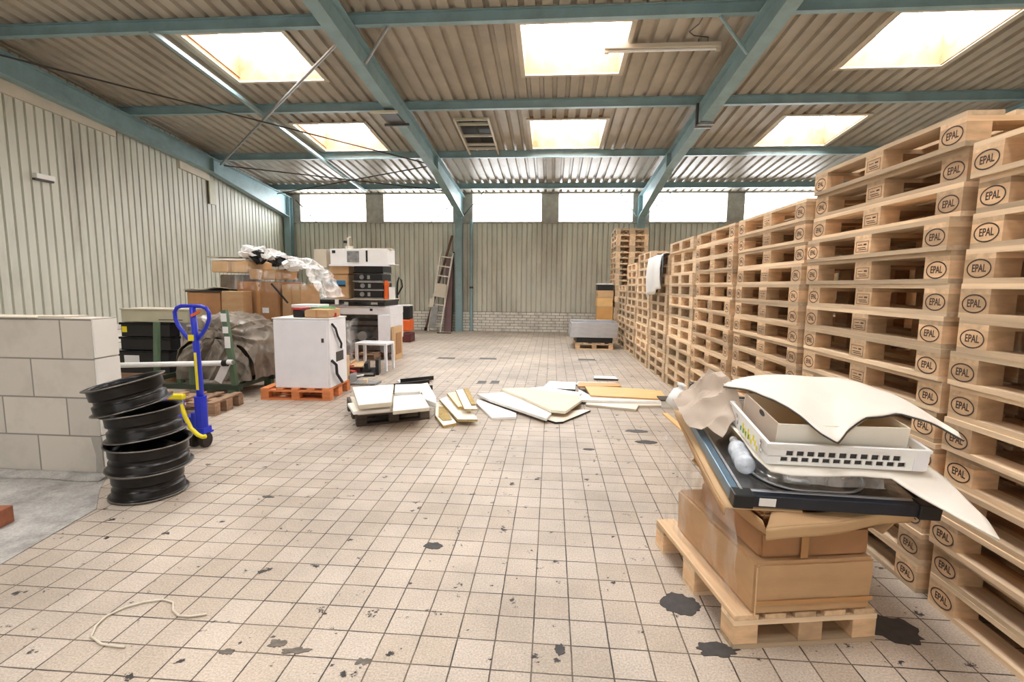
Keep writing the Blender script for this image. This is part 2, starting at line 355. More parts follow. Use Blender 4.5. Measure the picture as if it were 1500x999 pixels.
def cladding(p0, p1, z0, z1f, nrm, pitch=.15, depth=.042, groove=.038):
    """ribbed sheet between two plan points; z1f gives the top along it"""
    p0 = Vector(p0 + (0,)); p1 = Vector(p1 + (0,)); d = p1 - p0; L = d.length; d.normalize(); nv = Vector(nrm + (0,))
    prof = []; t = 0
    while t < L:
        prof += [(t, 0), (min(t + pitch - groove, L), 0), (min(t + pitch - groove + .008, L), -depth), (min(t + pitch - .008, L), -depth)]; t += pitch
    mb = MB(); bot = []; top = []
    for t, o in prof:
        q = p0 + d * t + nv * o
        bot.append(mb.bm.verts.new((q.x, q.y, z0))); top.append(mb.bm.verts.new((q.x, q.y, z1f(q))))
    for i in range(len(prof) - 1): mb.bm.faces.new((bot[i], bot[i + 1], top[i + 1], top[i]))
    return mb

# end wall: white brick plinth, ribbed cladding, band of glass-brick windows between piers
S(MB().box(XL - .3, XR + .3, YB - .06, YB + .3, 0, .6).build('wall_back_plinth', M['plinth']))
S(cladding((XL, YB), (XR, YB), .58, lambda q: 3.27, (0, -1)).build('wall_back', M['cladding']))
S(MB().box(XL - .3, XR + .3, YB - .05, YB + .3, 3.25, 3.30).build('trim_1', M['pier']))
S(MB().box(XL - .3, XR + .3, YB + .0, YB + .3, 4.12, 4.5).build('trim_2', M['pier']))
wx = [(-7.80, -5.72), (-5.16, -3.02), (-2.42, -.35), (.17, 2.33), (2.82, 5.01), (5.50, 7.6)]
edges = [XL - .3] + [v for p in wx for v in p] + [XR + .3]
k = 3
for i in range(0, len(edges), 2):
    S(MB().box(edges[i], edges[i + 1], YB + .0, YB + .3, 3.28, 4.14).build('trim_%d' % k, M['pier'])); k += 1
for i, (a, b) in enumerate(wx):
    root = S(thing('window_%d' % (i + 1), ((a + b) / 2, YB + .1, 3.3), None, None)); hw = (b - a) / 2
    S(bx('pane', M['win_pane'], -hw, hw, .06, .09, -.02, .84, root))
    jm = MB(); nx = 11
    for q in range(1, nx):
        for zz in (.2, .4, .6): jm.box(-hw + 2 * hw * q / nx - .03, -hw + 2 * hw * q / nx + .03, .045, .06, zz - .011, zz + .011)
    S(jm.build('joints', M['pier'], root))
# side walls
S(MB().box(XL - .3, XL + .03, YF, YB, 0, .6).build('wall_left_plinth', M['plinth_side']))
S(cladding((XL, YB), (XL, YF), .58, lambda q: ZS(q.y) + .03, (1, 0)).build('wall_left', M['cladding']))
S(MB().box(XL - .4, XL - .1, YF, YB, 0, 6.4).build('wall_left_backing', M['pier']))
S(MB().box(XR, XR + .2, YF, YB, 0, 6.4).build('wall_right', M['cladding']))
# wall behind the camera; glowing gate panel added unseen as front fill
g0, g1, gh = -4.2, 4.2, 4.2
S(MB().box(XL - .3, g0, YF - .2, YF, 0, 6.5).box(g1, XR + .3, YF - .2, YF, 0, 6.5).box(g0, g1, YF - .2, YF, gh, 6.5).build('wall_front', M['cladding']))
S(MB().box(g0, g1, YF - .12, YF - .08, 0, gh).build('fill_gate', M['fill_pane']))

# ------------------------------------------------------------------ steel frame
BX = [-8.1, -2.72, 2.55, 7.85]; YC = 14.88
def rafter(x):
    root = S(thing('roof_beam', (x, 0, ZT(0)), None, None)); inv = Matrix.Translation((-x, 0, -ZT(0)))
    D = .345; y0, y1, y2 = YF + .3, 11.45, YC - .1
    zb = lambda y: ZT(y) - D
    web = MB().prism([(x - .005, y0, ZT(y0)), (x - .005, y2 + .2, ZT(y2 + .2)), (x - .005, y2 + .2, 3.38), (x - .005, y2, 3.42), (x - .005, y1, zb(y1)), (x - .005, y0, zb(y0))], (.01, 0, 0))
    S(web.build('web', M['steel'], root, mtx=inv))
    S(MB().beam((x, y0, ZT(y0) - .007), (x, y2 + .2, ZT(y2 + .2) - .007), .18, .014).build('top_flange', M['steel'], root, mtx=inv))
    S(MB().beam((x, y0, zb(y0) + .007), (x, y1, zb(y1) + .007), .18, .014).beam((x, y1, zb(y1) + .007), (x, y2, 3.42), .18, .014).build('bottom_flange', M['steel'], root, mtx=inv))
    st = MB()
    for y in (y1,): st.box(x - .088, x + .088, y - .006, y + .006, zb(y) + .01, ZT(y) - .01)
    S(st.build('stiffener', M['steel'], root, mtx=inv))
for x in BX: rafter(x)
def column(x):
    root = S(thing('column', (x, YC, 0), None, None))
    S(MB().box(-.1, .1, -.1, -.086, .012, ZT(YC) - .02).box(-.1, .1, .086, .1, .012, ZT(YC) - .02).box(-.005, .005, -.087, .087, .012, ZT(YC) - .02).build('shaft', M['steel'], root))
    S(MB().box(-.14, .14, -.13, .13, 0, .015).build('base_plate', M['steel'], root))
for x in BX: column(x - .08 if x == BX[1] else x)
for y in (-5.7, -3.22, -.74, 1.74, 4.22, 6.7, 9.18, 11.66, 14.14):
    mb = MB(); z = ZT(y)
    mb.box(XL, XR, y - .045, y + .045, z, z + .009).box(XL, XR, y - .045, y + .045, z + .141, z + .15).box(XL, XR, y - .004, y + .004, z + .008, z + .142)
    S(mb.build('purlin_beam', M['steel']))

def rod(name, p0, p1, r, m, label, cat='brace', group=None):
    c = (Vector(p0) + Vector(p1)) / 2
    o = MB().cyl(Vector(p0) - c, Vector(p1) - c, r, 8).build(name, m); o.location = c
    return tag(o, label, cat, group)
zt = lambda y: ZT(y) - .02
rod('brace_rod', (-7.96, 11.62, zt(11.62) - .085), (-2.84, 6.76, zt(6.76) - .085), .024, M['galv'], 'pale diagonal roof brace tube running from the left beam up past the left skylight')
rod('brace_rod', (-7.96, 6.76, zt(6.76) - .135), (-2.84, 11.6, zt(11.6) - .135), .014, M['darkrod'], 'dark thin diagonal roof rod crossing the pale brace tube below the left skylight')
rod('brace_rod', (-7.96, 11.74, zt(11.74) - .07), (-2.84, 14.06, zt(14.06) - .07), .014, M['darkrod'], 'dark roof rod in the far left bay falling from left to right')
rod('brace_rod', (-2.84, 11.74, zt(11.74) - .11), (-7.96, 14.06, zt(14.06) - .11), .014, M['darkrod'], 'dark roof rod in the far left bay falling from right to left')
tag(MB().beam((-5.4, 6.6, ZT(6.6) - .034), (-5.4, 14.2, ZT(14.2) - .034), .06, .06).build('brace_strut', M['steel']), 'blue angle strut down the middle of the left bay under the purlins', 'brace')
rod('brace_rod', (-2.6, 6.95, ZT(6.95) - .33), (-2.2, 6.72, ZT(6.7) + .0), .02, M['galv'], 'short pale knee brace between the left middle beam and the nearest purlin')
rod('brace_rod', (2.45, 6.95, ZT(6.95) - .33), (2.02, 6.72, ZT(6.7) + .0), .02, M['steel'], 'short blue knee brace between the right middle beam and the nearest purlin')
for x, s, lab in ((-2.72, 1, 'thin brace right of the left middle column beneath the end purlin'), (-2.72, -1, 'dark brace rod across the window left of the left middle column'),
                  (2.55, -1, 'thin brace left of the right middle column beneath the end purlin'), (2.55, 1, 'thin brace right of the right middle column beneath the end purlin')):
    rod('knee_brace', (x + s * (.12 if x > 0 or s < 0 else .03), 14.95, 3.45 if x > 0 or s > 0 else 3.95), (x + s * .75, 14.3, 4.06) if (x > 0 or s > 0) else (x - .95, 15.0, 3.3), .016, M['steel'] if x > 0 else M['darkrod'], lab)
rod('knee_brace', (-7.9, 14.98, 3.95), (-7.25, 15.0, 3.27), .018, M['darkrod'], 'dark slanted rod across the leftmost window of the end wall')
# downpipe beside the left middle column
t = thing('downpipe', (-2.44, 14.95, 0), 'blue grey rainwater pipe standing right beside the left middle column', 'pipe')
MB().cyl((0, 0, .02), (0, 0, 3.35), .05, 16).build('pipe', M['steel'], t, smooth=False)
MB().cyl((0, 0, 1.3), (0, 0, 1.36), .058, 16).build('clamp', M['darkrod'], t)
MB().cyl((0, 0, 0), (0, 0, .05), .07, 16).build('foot', M['steel'], t)

# fascia panels, emergency light, plate on the left wall
def wallbox(name, y0, y1, za, zb, dx, m, label, cat, dz=0):
    o = MB().prism([(0, y0, za), (0, y1, za + dz), (0, y1, zb + dz), (0, y0, zb)], (dx, 0, 0)).build(name, m); o.location = (XL + .001, 0, 0)
    return tag(o, label, cat)
wallbox('fascia_panel', 5.2, 9.0, 4.27, 4.62, .05, M['fascia'], 'long pale panel under the left roof beam, nearer the camera', 'panel', dz=-.17 * 1.0)
wallbox('fascia_panel', 10.6, 11.55, 3.9, 4.1, .05, M['fascia'], 'short pale panel under the left roof beam, farther along', 'panel', dz=-.09)
t = thing('wall_plate', (XL, 11.62, 3.57), 'tall narrow beige plate hanging high on the left wall', 'plate')
bx('plate', M['panelbeige'], .02, .05, -.11, .11, -.29, .28, t); bx('edge', M['darkrod'], .0, .02, -.13, -.09, -.29, .28, t)
t = thing('emergency_light', (XL, 7.6, 3.06), 'small white emergency light box on the left ribbed wall', 'light')
bx('housing', M['white_p'], .0, .07, -.15, .15, -.03, .05, t, bevel=.008); bx('base', M['darkrod'], .0, .06, -.17, .13, -.06, -.03, t)
t = thing('socket', (XL, 14.3, 1.6), 'small white wall box low beside the far left corner', 'socket')
bx('box', M['white_p'], .0, .06, -.05, .05, -.1, .1, t, bevel=.01); bx('cover', M['white_p'], .06, .075, -.035, .035, -.05, .05, t)

# fluorescent lamp under the roof
t = thing('fluorescent_lamp', (1.48, 7.5, ZT(7.5) + .02), 'long unlit batten lamp hanging below the roof beside the middle skylight', 'lamp')
bx('housing', M['fascia'], -.8, .8, -.05, .05, .03, .09, t, bevel=.006)
MB().cyl((-.74, 0, .012), (.74, 0, .012), .019, 12).build('tube', M['white_p'], t)
for s in (-1, 1): bx('end_cap', M['fascia'], s * .77 - .03, s * .77 + .03, -.03, .03, -.012, .035, t)
for s in (-.5, .5): MB().cyl((s, 0, .09), (s, 0, .15), .006, 6).build('hanger', M['darkrod'], t)
MB().tube([(.62, 0, .08), (.6, -.1, .12), (.38, -.2, .1), (.28, -.35, .08), (.36, -.5, .1), (.38, -.72, .13)], .007, 6).build('cable', M['darkrod'], t)

# roof hatch with a bolted frame of bars
hz = lambda y: ZS(y) - .03
t = thing('roof_hatch', (-1.6, 10.8, ZS(10.8)), 'dark roof hatch with white barred frame left of the farther middle skylight', 'hatch')
sl = -.09
def hb(mb, x0, x1, y0, y1, z0, z1):
    vs = [(x, y, sl * y + z) for z in (z0, z1) for y in (y0, y1) for x in (x0, x1)]
    v = [mb.bm.verts.new(p) for p in vs]
    for f in ((0, 2, 3, 1), (4, 5, 7, 6), (0, 1, 5, 4), (2, 6, 7, 3), (0, 4, 6, 2), (1, 3, 7, 5)): mb.bm.faces.new([v[i] for i in f])
    return mb
hb(MB(), -.3, .3, -.85, .6, -.012, -.002).build('opening', M['black'], t)
for s in (-1, 1): hb(MB(), s * .33 - .02, s * .33 + .02, -1.05, 1.0, -.09, -.05).build('side_rail', M['fascia'], t)
for y in (-1.0, -.78, -.2, .28, .5, .95): hb(MB(), -.33, .33, y - .02, y + .02, -.085, -.045).build('crossbar', M['fascia'] if y > -.5 else M['panelbeige'], t)
hb(MB(), -.02, .02, -.8, .55, -.03, -.012).build('divider', M['darkrod'], t)
t = thing('beam_bracket', (-2.72, 8.55, ZT(8.55) - .345), 'dark plate bracket clamped under the left middle roof beam', 'bracket')
bx('plate', M['darkrod'], -.16, .1, -.3, .35, -.04, -.012, t); bx('clamp', M['panelbeige'], -.3, .16, -.32, -.28, -.06, -.02, t); bx('clamp', M['darkrod'], -.28, .16, .33, .37, -.06, -.02, t)
t = thing('beam_bracket', (2.55, 9.0, ZT(9.0) - .345), 'small steel hanger clamp bolted around the right middle roof beam', 'bracket')
bx('clamp', M['galv'], -.14, .14, -.03, .03, -.05, -.012, t); bx('clamp', M['galv'], -.14, .14, .12, .18, -.06, -.022, t); bx('post', M['darkrod'], -.16, -.12, -.03, .03, -.05, .3, t)

# ------------------------------------------------------------------ wooden pallets
def text_mesh(s, size):
    cu = bpy.data.curves.new('t', 'FONT'); cu.body = s; cu.size = size; cu.align_x = 'CENTER'; cu.align_y = 'CENTER'; cu.extrude = .0004; cu.offset = .0006
    o = bpy.data.objects.new('t', cu); C.objects.link(o)
    dg = bpy.context.evaluated_depsgraph_get(); me = bpy.data.meshes.new_from_object(o.evaluated_get(dg))
    bpy.data.objects.remove(o); bpy.data.curves.remove(cu); return me
def epal_mesh():
    """oval with the four letters, facing -y, centred on its origin"""
    me = text_mesh('EPAL', .040); bm = bmesh.new(); bm.from_mesh(me)
    bmesh.ops.transform(bm, matrix=Matrix.Rotation(R(90), 4, 'X') @ Matrix.Diagonal((.80, 1.12, 1, 1)), verts=bm.verts)
    N_ = 28; a, b, wd = .054, .034, .0055
    ring = []
    for q in range(N_):
        t = 2 * pi * q / N_
        ring.append([bm.verts.new(((a + e) * cos(t), y, (b + e) * sin(t))) for e, y in ((0, 0), (wd, 0), (wd, -.0006), (0, -.0006))])
    for q in range(N_):
        A = ring[q]; B = ring[(q + 1) % N_]
        for z in range(4): bm.faces.new((A[z], A[(z + 1) % 4], B[(z + 1) % 4], B[z]))
    out = bpy.data.meshes.new('stamp'); bm.to_mesh(out); bm.free(); out.materials.append(M['ink']); return out
def info_mesh():
    mb = MB()
    for x0, x1, z0, z1 in ((-.055, .055, .026, .0285), (-.055, .055, -.0285, -.026), (-.055, -.0525, -.0285, .0285), (.0525, .055, -.0285, .0285), (-.04, .0, .008, .012), (.012, .038, .006, .014), (-.04, .03, -.008, -.004), (-.03, .04, -.018, -.014)):
        mb.box(x0, x1, -.0006, 0, z0, z1)
    o = mb.build('stamp', M['ink']); me = o.data; bpy.data.objects.remove(o); return me
EPAL, INFO = epal_mesh(), info_mesh()
PX = [(0, .145), (.5275, .6725), (1.055, 1.2)]; PYB = [(0, .1), (.3275, .4725), (.7, .8)]
PYD = [(0, .145), (.187, .287), (.3275, .4725), (.513, .613), (.655, .8)]
def make_pallet(full=True, wx_=None, wy_=None, wb=None, stamp=True, only=None):
    wx_ = wx_ or M['wood_x']; wy_ = wy_ or M['wood_y']; wb = wb or M['block']
    root = bpy.data.objects.new('wooden_pallet', None); C.objects.link(root)
    if not full:
        C.objects.unlink(root); bpy.data.objects.remove(root); mb = MB()
        for a, b in PYB: mb.box(0, 1.2, a, b, 0, .022)
        for c, d in PX:
            for a, b in PYB: mb.box(c, d, a, b, .0221, .1)
            mb.box(c, d, 0, .8, .1001, .122)
        for a, b in PYD: mb.box(0, 1.2, a, b, .1221, .1438)
        return mb.build('wooden_pallet', wx_)
    for a, b in PYB: bx('bottom_board', wx_, 0, 1.2, a, b, 0, .022, root)
    for i, (c, d) in enumerate(PX):
        for j, (a, b) in enumerate(PYB):
            bl = bx('block', wb, c, d, a, b, .0221, .1, root)
            if j == 0 and stamp:
                st = bpy.data.objects.new('stamp', INFO if i == 1 else EPAL); C.objects.link(st); st.parent = bl
                st.location = ((c + d) / 2, -.0004, .061)
        bx('stringer', wy_, c, d, 0, .8, .1001, .122, root)
    for a, b in PYD: bx('deck_board', wx_, 0, 1.2, a, b, .1221, .1438, root)
    return root
ORD = ['', 'lowest', 'second', 'third', 'fourth', 'fifth', 'sixth', 'seventh', 'eighth', 'ninth', 'tenth', 'eleventh', 'twelfth', 'thirteenth', 'fourteenth', 'fifteenth', 'sixteenth', 'seventeenth', 'eighteenth', 'nineteenth', 'twentieth']
STACKS = [  # y of the far end, number of pallets, built with parts, which stack it is
    (2.25, 14, True, 'the stack cut off by the picture edge', 0),
    (3.51, 15, True, 'the second stack from the camera', 0),
    (4.77, 14, True, 'the third stack from the camera', 0),
    (6.06, 14, True, 'the fourth stack from the camera', 0),
    (7.30, 14, False, 'the fifth stack from the camera', 0),
    (8.56, 13, False, 'the stack under the draped sheet', 0),
    (9.85, 14, False, 'the stack just behind the draped sheet', 0),
    (11.1, 13, False, 'the second stack behind the draped sheet', 0),
    (12.35, 10, False, 'the low stack before the tallest stack', 0),
    (14.2, 20, False, 'the tallest stack at the end wall', 0)]
pal_full = make_pallet(True); pal_plain = make_pallet(False)
rng = random.Random(3); used = {True: False, False: False}
for si, (yf, cnt, full, desc, _) in enumerate(STACKS):
    src = pal_full if full else pal_plain
    for k in range(cnt):
        o = src if not used[full] else (copy_tree(src) if full else src.copy())
        if used[full] and not full: C.objects.link(o)
        used[full] = True
        jx, jy = rng.uniform(-.016, .016), rng.uniform(-.012, .012)
        if k == 0: jx = jy = 0
        o.location = (1.735 - .009 * (yf - 2.3) + jx, yf + jy, k * .144); o.rotation_euler = (0, 0, R(-90) + rng.uniform(-.008, .008))
        pos = ORD[k + 1] if k < cnt - 1 else 'topmost'
        tag(o, 'wooden pallet, %s%s in %s' % (pos, '' if pos in ('lowest', 'topmost') else ' from the floor', desc), 'pallet', 'wooden pallets in the long row of stacks')
# sheet hanging over the shoulder of the sixth stack
t = thing('draped_sheet', (1.66, 8.1, 1.87), 'white sheet draped over the top corner of a far pallet stack', 'sheet')
def ds(u, v):
    y = -.62 + 1.02 * u
    if v < .35: x = .42 - v / .35 * .47; z = .025
    else:
        q = (v - .35) / .65; x = -.05 - .03 * sin(q * 3) - .02 * sin(u * 9) * q; z = .025 - q * (.5 + .16 * u)
    return (x, y, z + .012 * sin(u * 11 + v * 5))
MB().grid(ds, 14, 16).build('sheet', M['white_p'], t, True, .006)
MB().grid(lambda u, v: (-.052 - .01 * u, -.63 - .10 * u, .02 - .42 * v * (1 - .6 * u)), 6, 6).build('shaded_fold', M['bluegrey'], t, True, .006)  # shade on the sheet's folded side put into a blue-grey colour

# pallet with silver trays at the end of the row
def loose_pallet(name, loc, rz, label, cat='pallet', mats=None, stamp=False):
    o = make_pallet(True, *(mats or (None, None, None)), stamp=stamp); o.name = name
    o.location = loc; o.rotation_euler = (0, 0, rz); return tag(o, label, cat)
def half_pallet(loc, rz, label, mats=None, w_=.6, d_=.8, name='half_pallet'):
    mats = mats or (M['wood_x'], M['wood_y'], M['block'])
    root = thing(name, loc, label, 'pallet', rz)
    xs = [(0, .1), (w_ / 2 - .03, w_ / 2 + .07)] if w_ < .7 else [(0, .1), (w_ / 2 - .05, w_ / 2 + .05)]
    xs.append((w_ - .1, w_)); ys = [(0, .1), (d_ / 2 - .06, d_ / 2 + .06), (d_ - .1, d_)]
    for a, b in ys:
        bx('bottom_board', mats[0], 0, w_, a, b, 0, .02, root)
        for i, (c, d) in enumerate(xs):
            bx('block', mats[2], c, d, a, b, .0201, .1, root, bevel=.003)
        bx('stringer', mats[0], 0, w_, a, b, .1001, .121, root)
    nb = 5
    for i in range(nb):
        a = i * (w_ - .1) / (nb - 1); bx('deck_board', mats[1], a, a + .1 - (.012 if 0 < i else -.0), 0, d_, .1211, .143, root, bevel=.002)
    return root
half_pallet((.55, 11.05, 0), 0, 'pallet under black and silver trays, end of the aisle', w_=.84, d_=1.1, name='wooden_pallet')
tag(bx('black_crate', M['black'], -.39, .41, -.5, .45, 0, .12, bevel=.01), 'flat black crate on the small pallet under the silver trays', 'crate').location = (.97, 11.62, .144)
for i in range(3):
    o = MB().box(-.52, .52, -.5, .5, 0, .018).box(-.52, .52, -.5, -.48, .018, .11).box(-.52, .52, .48, .5, .018, .11).box(-.52, -.5, -.48, .48, .018, .11).box(.5, .52, -.48, .48, .018, .11).build('silver_tray', M['alu'], bevel=.004)
    o.location = (.95 + .01 * i, 11.58, .265 + i * .112); tag(o, ['lowest', 'middle', 'topmost'][i] + ' of three silver trays stacked on the far pallet', 'tray', 'silver trays on the far pallet')
# yellow boxed boards in front of the tallest stack
zc = 0
for i, (h, m_, lab) in enumerate(((.55, 'card_d', 'brown carton at the bottom of the narrow pile beside the tallest pallet stack'), (.34, 'ply_d', 'orange carton second from the bottom beside the tallest pallet stack'),
                                (.25, 'ply', 'yellow carton third up beside the tallest pallet stack'), (.16, 'card_l', 'pale yellow carton fourth up beside the tallest pallet stack'), (.18, 'black', 'black case topping the narrow pile beside the tallest pallet stack'))):
    t = thing('carton' if m_ != 'black' else 'black_case', (1.185 + .012 * (i % 2), 13.0, zc), lab, 'box')
    bx('body', M[m_], 0, .40, 0, .5, 0, h - .012, t, bevel=.006); bx('lid', M['white_p'] if m_ == 'black' else M['card_l'], -.006, .406, -.006, .506, h - .03, h, t, bevel=.004)
    zc += h

# ------------------------------------------------------------------ loaded half pallet in the foreground
A = R(9.8)
half_pallet((.735, 1.853, 0), A, 'small half pallet carrying cardboard boxes in the right foreground')
Mx = Matrix.Translation((.735, 1.853, .144)) @ Matrix.Rotation(A, 4, 'Z')
def crumple(a, s, k=0):
    return lambda p: Vector(p) + a * noise.noise_vector(Vector(p) * s + Vector((k, 0, 0)))
def soft_box(x0, x1, y0, y1, z0, z1, amp=.006, s=5, k=0, n_=10, b=.012):
    """box with gently bulging, dented faces"""
    mb = MB(); mb.box(x0, x1, y0, y1, z0, z1)
    bmesh.ops.bevel(mb.bm, geom=mb.bm.edges[:], offset=b, segments=2, affect='EDGES')
    bmesh.ops.subdivide_edges(mb.bm, edges=mb.bm.edges[:], cuts=n_ if n_ < 6 else 5, use_grid_fill=True)
    f = crumple(amp, s, k)
    for v in mb.bm.verts:
        if v.co.z > z0 + .01: v.co = f(v.co)
    return mb
t = thing('cardboard_box', (0, 0, 0), 'long cardboard box lowest on the foreground half pallet', 'box', mtx=Mx)
soft_box(.07, .565, -.005, .70, .0, .215, .004, 6).build('body', M['card'], t, False)
bx('tape', M['tape'], .075, .56, -.013, -.009, .045, .062, t); bx('label_strip', M['card_l'], .07, .075, -.014, -.009, .0, .2, t)
t = thing('cardboard_box', (0, 0, 0), 'cardboard box with flared top flaps in the middle of the foreground load', 'box', mtx=Mx)
soft_box(.10, .555, .02, .52, .217, .335, .005, 6, 2).build('body', M['card_d'], t, False)
# flared flaps
fl = MB()
def flap_f(u, v): return (.075 + .58 * u + .03 * v * (u - .5), -.045 - .012 * sin(u * 6) - .02 * v, .332 + .055 * v + .045 * u + .005 * sin(u * 9))
fl.grid(flap_f, 14, 4); fl.build('front_flap', M['card_l'], t, True, .006)
MB().grid(lambda u, v: Vector(flap_f(u, 1)).lerp(Vector((.11 + .5 * u, -.014, .425 + .005 * u)), v) + Vector((0, 0, .006 * sin(u * 13) * v)), 14, 5).build('flap_inside', M['card'], t, True, .005)
MB().grid(lambda u, v: (.09 + .47 * u, -.04 + .07 * v, .338 - .012 * v + .05 * u * (1 - v)), 8, 2).build('flap_hinge', M['card_d'], t, True, .004)
MB().grid(lambda u, v: (.10 - .035 * v, -.03 + .5 * u, .325 + .075 * v + .02 * u * v), 10, 4).build('side_flap', M['card'], t, True, .006)
MB().grid(lambda u, v: (.568 + .11 * v, -.02 + .5 * u, .325 + .10 * v), 8, 3).build('side_flap', M['card'], t, True, .006)
bx('tape', M['tape'], .26, .29, .0085, .0125, .22, .325, t)
t = thing('cardboard_box', (0, 0, 0), 'shallow open cardboard tray directly under the black framed panel', 'box', mtx=Mx)
soft_box(.088, .60, .0, .62, .386, .418, .003, 7, 5).build('body', M['card'], t, False)
bx('inner_box', M['card_d'], .115, .55, .04, .51, .343, .385, t)
# pale board edges leaning out under the panel's left side
F0 = Vector((.70, 1.80, .628)); fv = Vector((.035, .99, .139)).normalized(); fu = Vector((.9998, .02, 0)); fn = fu.cross(fv).normalized(); fu = fv.cross(fn)
FM = Matrix((fu, fv, fn)).transposed().to_4x4(); FM.translation = F0
t = thing('cardboard_sheet', (0, 0, 0), 'long cardboard sheet jutting out along the left side of the black framed panel', 'sheet', mtx=FM)
MB().grid(lambda u, v: (-.022 + .28 * v, .06 + 1.06 * u, -.062 - .004 * sin(u * 7)), 12, 3).build('sheet', M['card_l'], t, True, .008)
MB().grid(lambda u, v: (-.024 - .004 * sin(u * 5), .06 + .95 * u, -.062 - .032 * v * (1 - .3 * u)), 12, 3).build('folded_edge', M['card'], t, True, .005)
# stretch film round the load
t = thing('stretch_film', (0, 0, 0), 'clear stretch film wrapped around the left side of the foreground load', 'film', mtx=Mx)
def wrapf(u, v):
    # from the front left corner along the left side to the far corner
    y = .06 + .78 * u; z = .004 + .40 * v
    x = .042 + .006 * sin(z * 30 + u * 7) - .03 * v
    return (x, y, z + .02 * sin(u * 9) * v)
MB().grid(wrapf, 26, 16).build('wrap', M['film_g'], t, True)
MB().grid(lambda u, v: (.02 + .56 * u, .80 + .02 * sin(v * 7), .0 + .47 * v), 10, 10).build('wrap_end', M['film_g'], t, True)

# black framed stainless tray on top
P = (.02, .70, .07, 1.13)
t = thing('framed_steel_tray', (0, 0, 0), 'black framed stainless tray lying tilted across the foreground boxes', 'tray', mtx=FM)
bx('front_rail', M['navy'], .02, .70, .055, .085, -.05, 0, t, bevel=.004)
bx('back_rail', M['navy'], .02, .70, 1.11, 1.14, -.05, 0, t, bevel=.004)
bx('side_rail', M['bluegrey'], .0, .032, .09, 1.1, -.045, .002, t, bevel=.004)
bx('side_rail', M['navy'], .69, .72, .09, 1.1, -.05, 0, t, bevel=.004)
bx('rail_lip', M['alu'], .034, .044, .09, 1.1, -.012, .004, t)
for x, y in ((.0, .045), (.65, .045), (.0, 1.09), (.65, 1.09)): bx('corner_cap', M['black'], x, x + .075, y, y + .06, -.054, .004, t, bevel=.005)
bx('sticker', M['white_p'], .095, .155, .0525, .0548, -.042, -.01, t)
bx('sheet', M['steel_in'], .03, .70, .08, 1.12, -.022, -.012, t)
bx('raised_edge', M['alu'], .05, .69, .09, .105, -.012, .0, t, bevel=.003); bx('raised_edge', M['alu'], .05, .69, 1.08, 1.1, -.012, .0, t, bevel=.003)
t = thing('steel_basin', (0, 0, 0), 'round edged stainless basin upside down between the tray and the white crate', 'basin', mtx=FM)
mb = MB()
def rr(u, ins, z, x0=.155, x1=.53, y0=.15, y1=.55, r=.13):
    # rounded rectangle point
    x0 += ins; x1 -= ins; y0 += ins; y1 -= ins; r = max(r - ins, .02); a = 2 * pi * u
    cx = x1 - r if cos(a) > 0 else x0 + r; cy = y1 - r if sin(a) > 0 else y0 + r
    return (cx + r * cos(a), cy + r * sin(a), z)
prof = [(-.03, -.008), (-.03, -.004), (0, -.002), (.004, .03), (.01, .062), (.03, .07), (.17, .072)]
mb.grid(lambda u, v: rr(u, *prof[min(int(round(v * 6)), 6)]), 48, 6).build('shell', M['steel_in'], t, True)
MB().tube([rr(q / 40, -.03, -.004) for q in range(40)], .006, 8, closed=True).build('rim', M['alu'], t, True)
# plastic film lying over the tray
t = thing('plastic_film', (0, 0, 0), 'crinkled clear plastic film lying over the front of the steel tray', 'film', mtx=FM)
MB().grid(lambda u, v: (.145 + .515 * u, .114 + .29 * v, .002 * (1 + sin(u * 23 + 5 * v)) + .0015 * (1 + sin(v * 31 + u * 9)) + .0745 * max(0, min(1, min(.02, .575 - .145 - .515 * u, .114 + .29 * v - .108) / .02))), 40, 20).build('film', M['film'], t, True)
# lower beige sheet under the crate
lo = [(.11, .68, .06), (.112, .5, .086), (.118, .35, .09), (.115, .2, .088), (.135, .09, .086), (.20, .065, .088), (.33, .07, .089), (.45, .085, .09), (.56, .09, .085), (.60, .0, .07), (.655, -.12, .06), (.71, -.20, .05)]
hi = [(.22, .80, .05), (.25, .78, .08), (.3, .74, .09), (.38, .70, .09), (.46, .66, .09), (.52, .62, .09), (.58, .58, .09), (.64, .52, .09), (.70, .44, .088), (.76, .28, .085), (.77, .12, .075), (.745, -.10, .055)]
def loft(a, b, amp=.004, f=20):
    def fn_(u, v):
        q = u * (len(a) - 1); i = min(int(q), len(a) - 2); w_ = q - i
        pa = Vector(a[i]).lerp(Vector(a[i + 1]), w_); pb = Vector(b[i]).lerp(Vector(b[i + 1]), w_); p = pa.lerp(pb, v)
        p.z += amp * sin(f * p.x + 3 * v) * cos(f * .7 * p.y); return p
    return fn_
t = thing('beige_sheet', (0, 0, 0), 'stiff beige sheet under the white crate with a corner hanging to the right', 'sheet', mtx=FM)
MB().grid(loft(lo, hi, .002), 44, 10).build('sheet', M['paper'], t, True, .006)
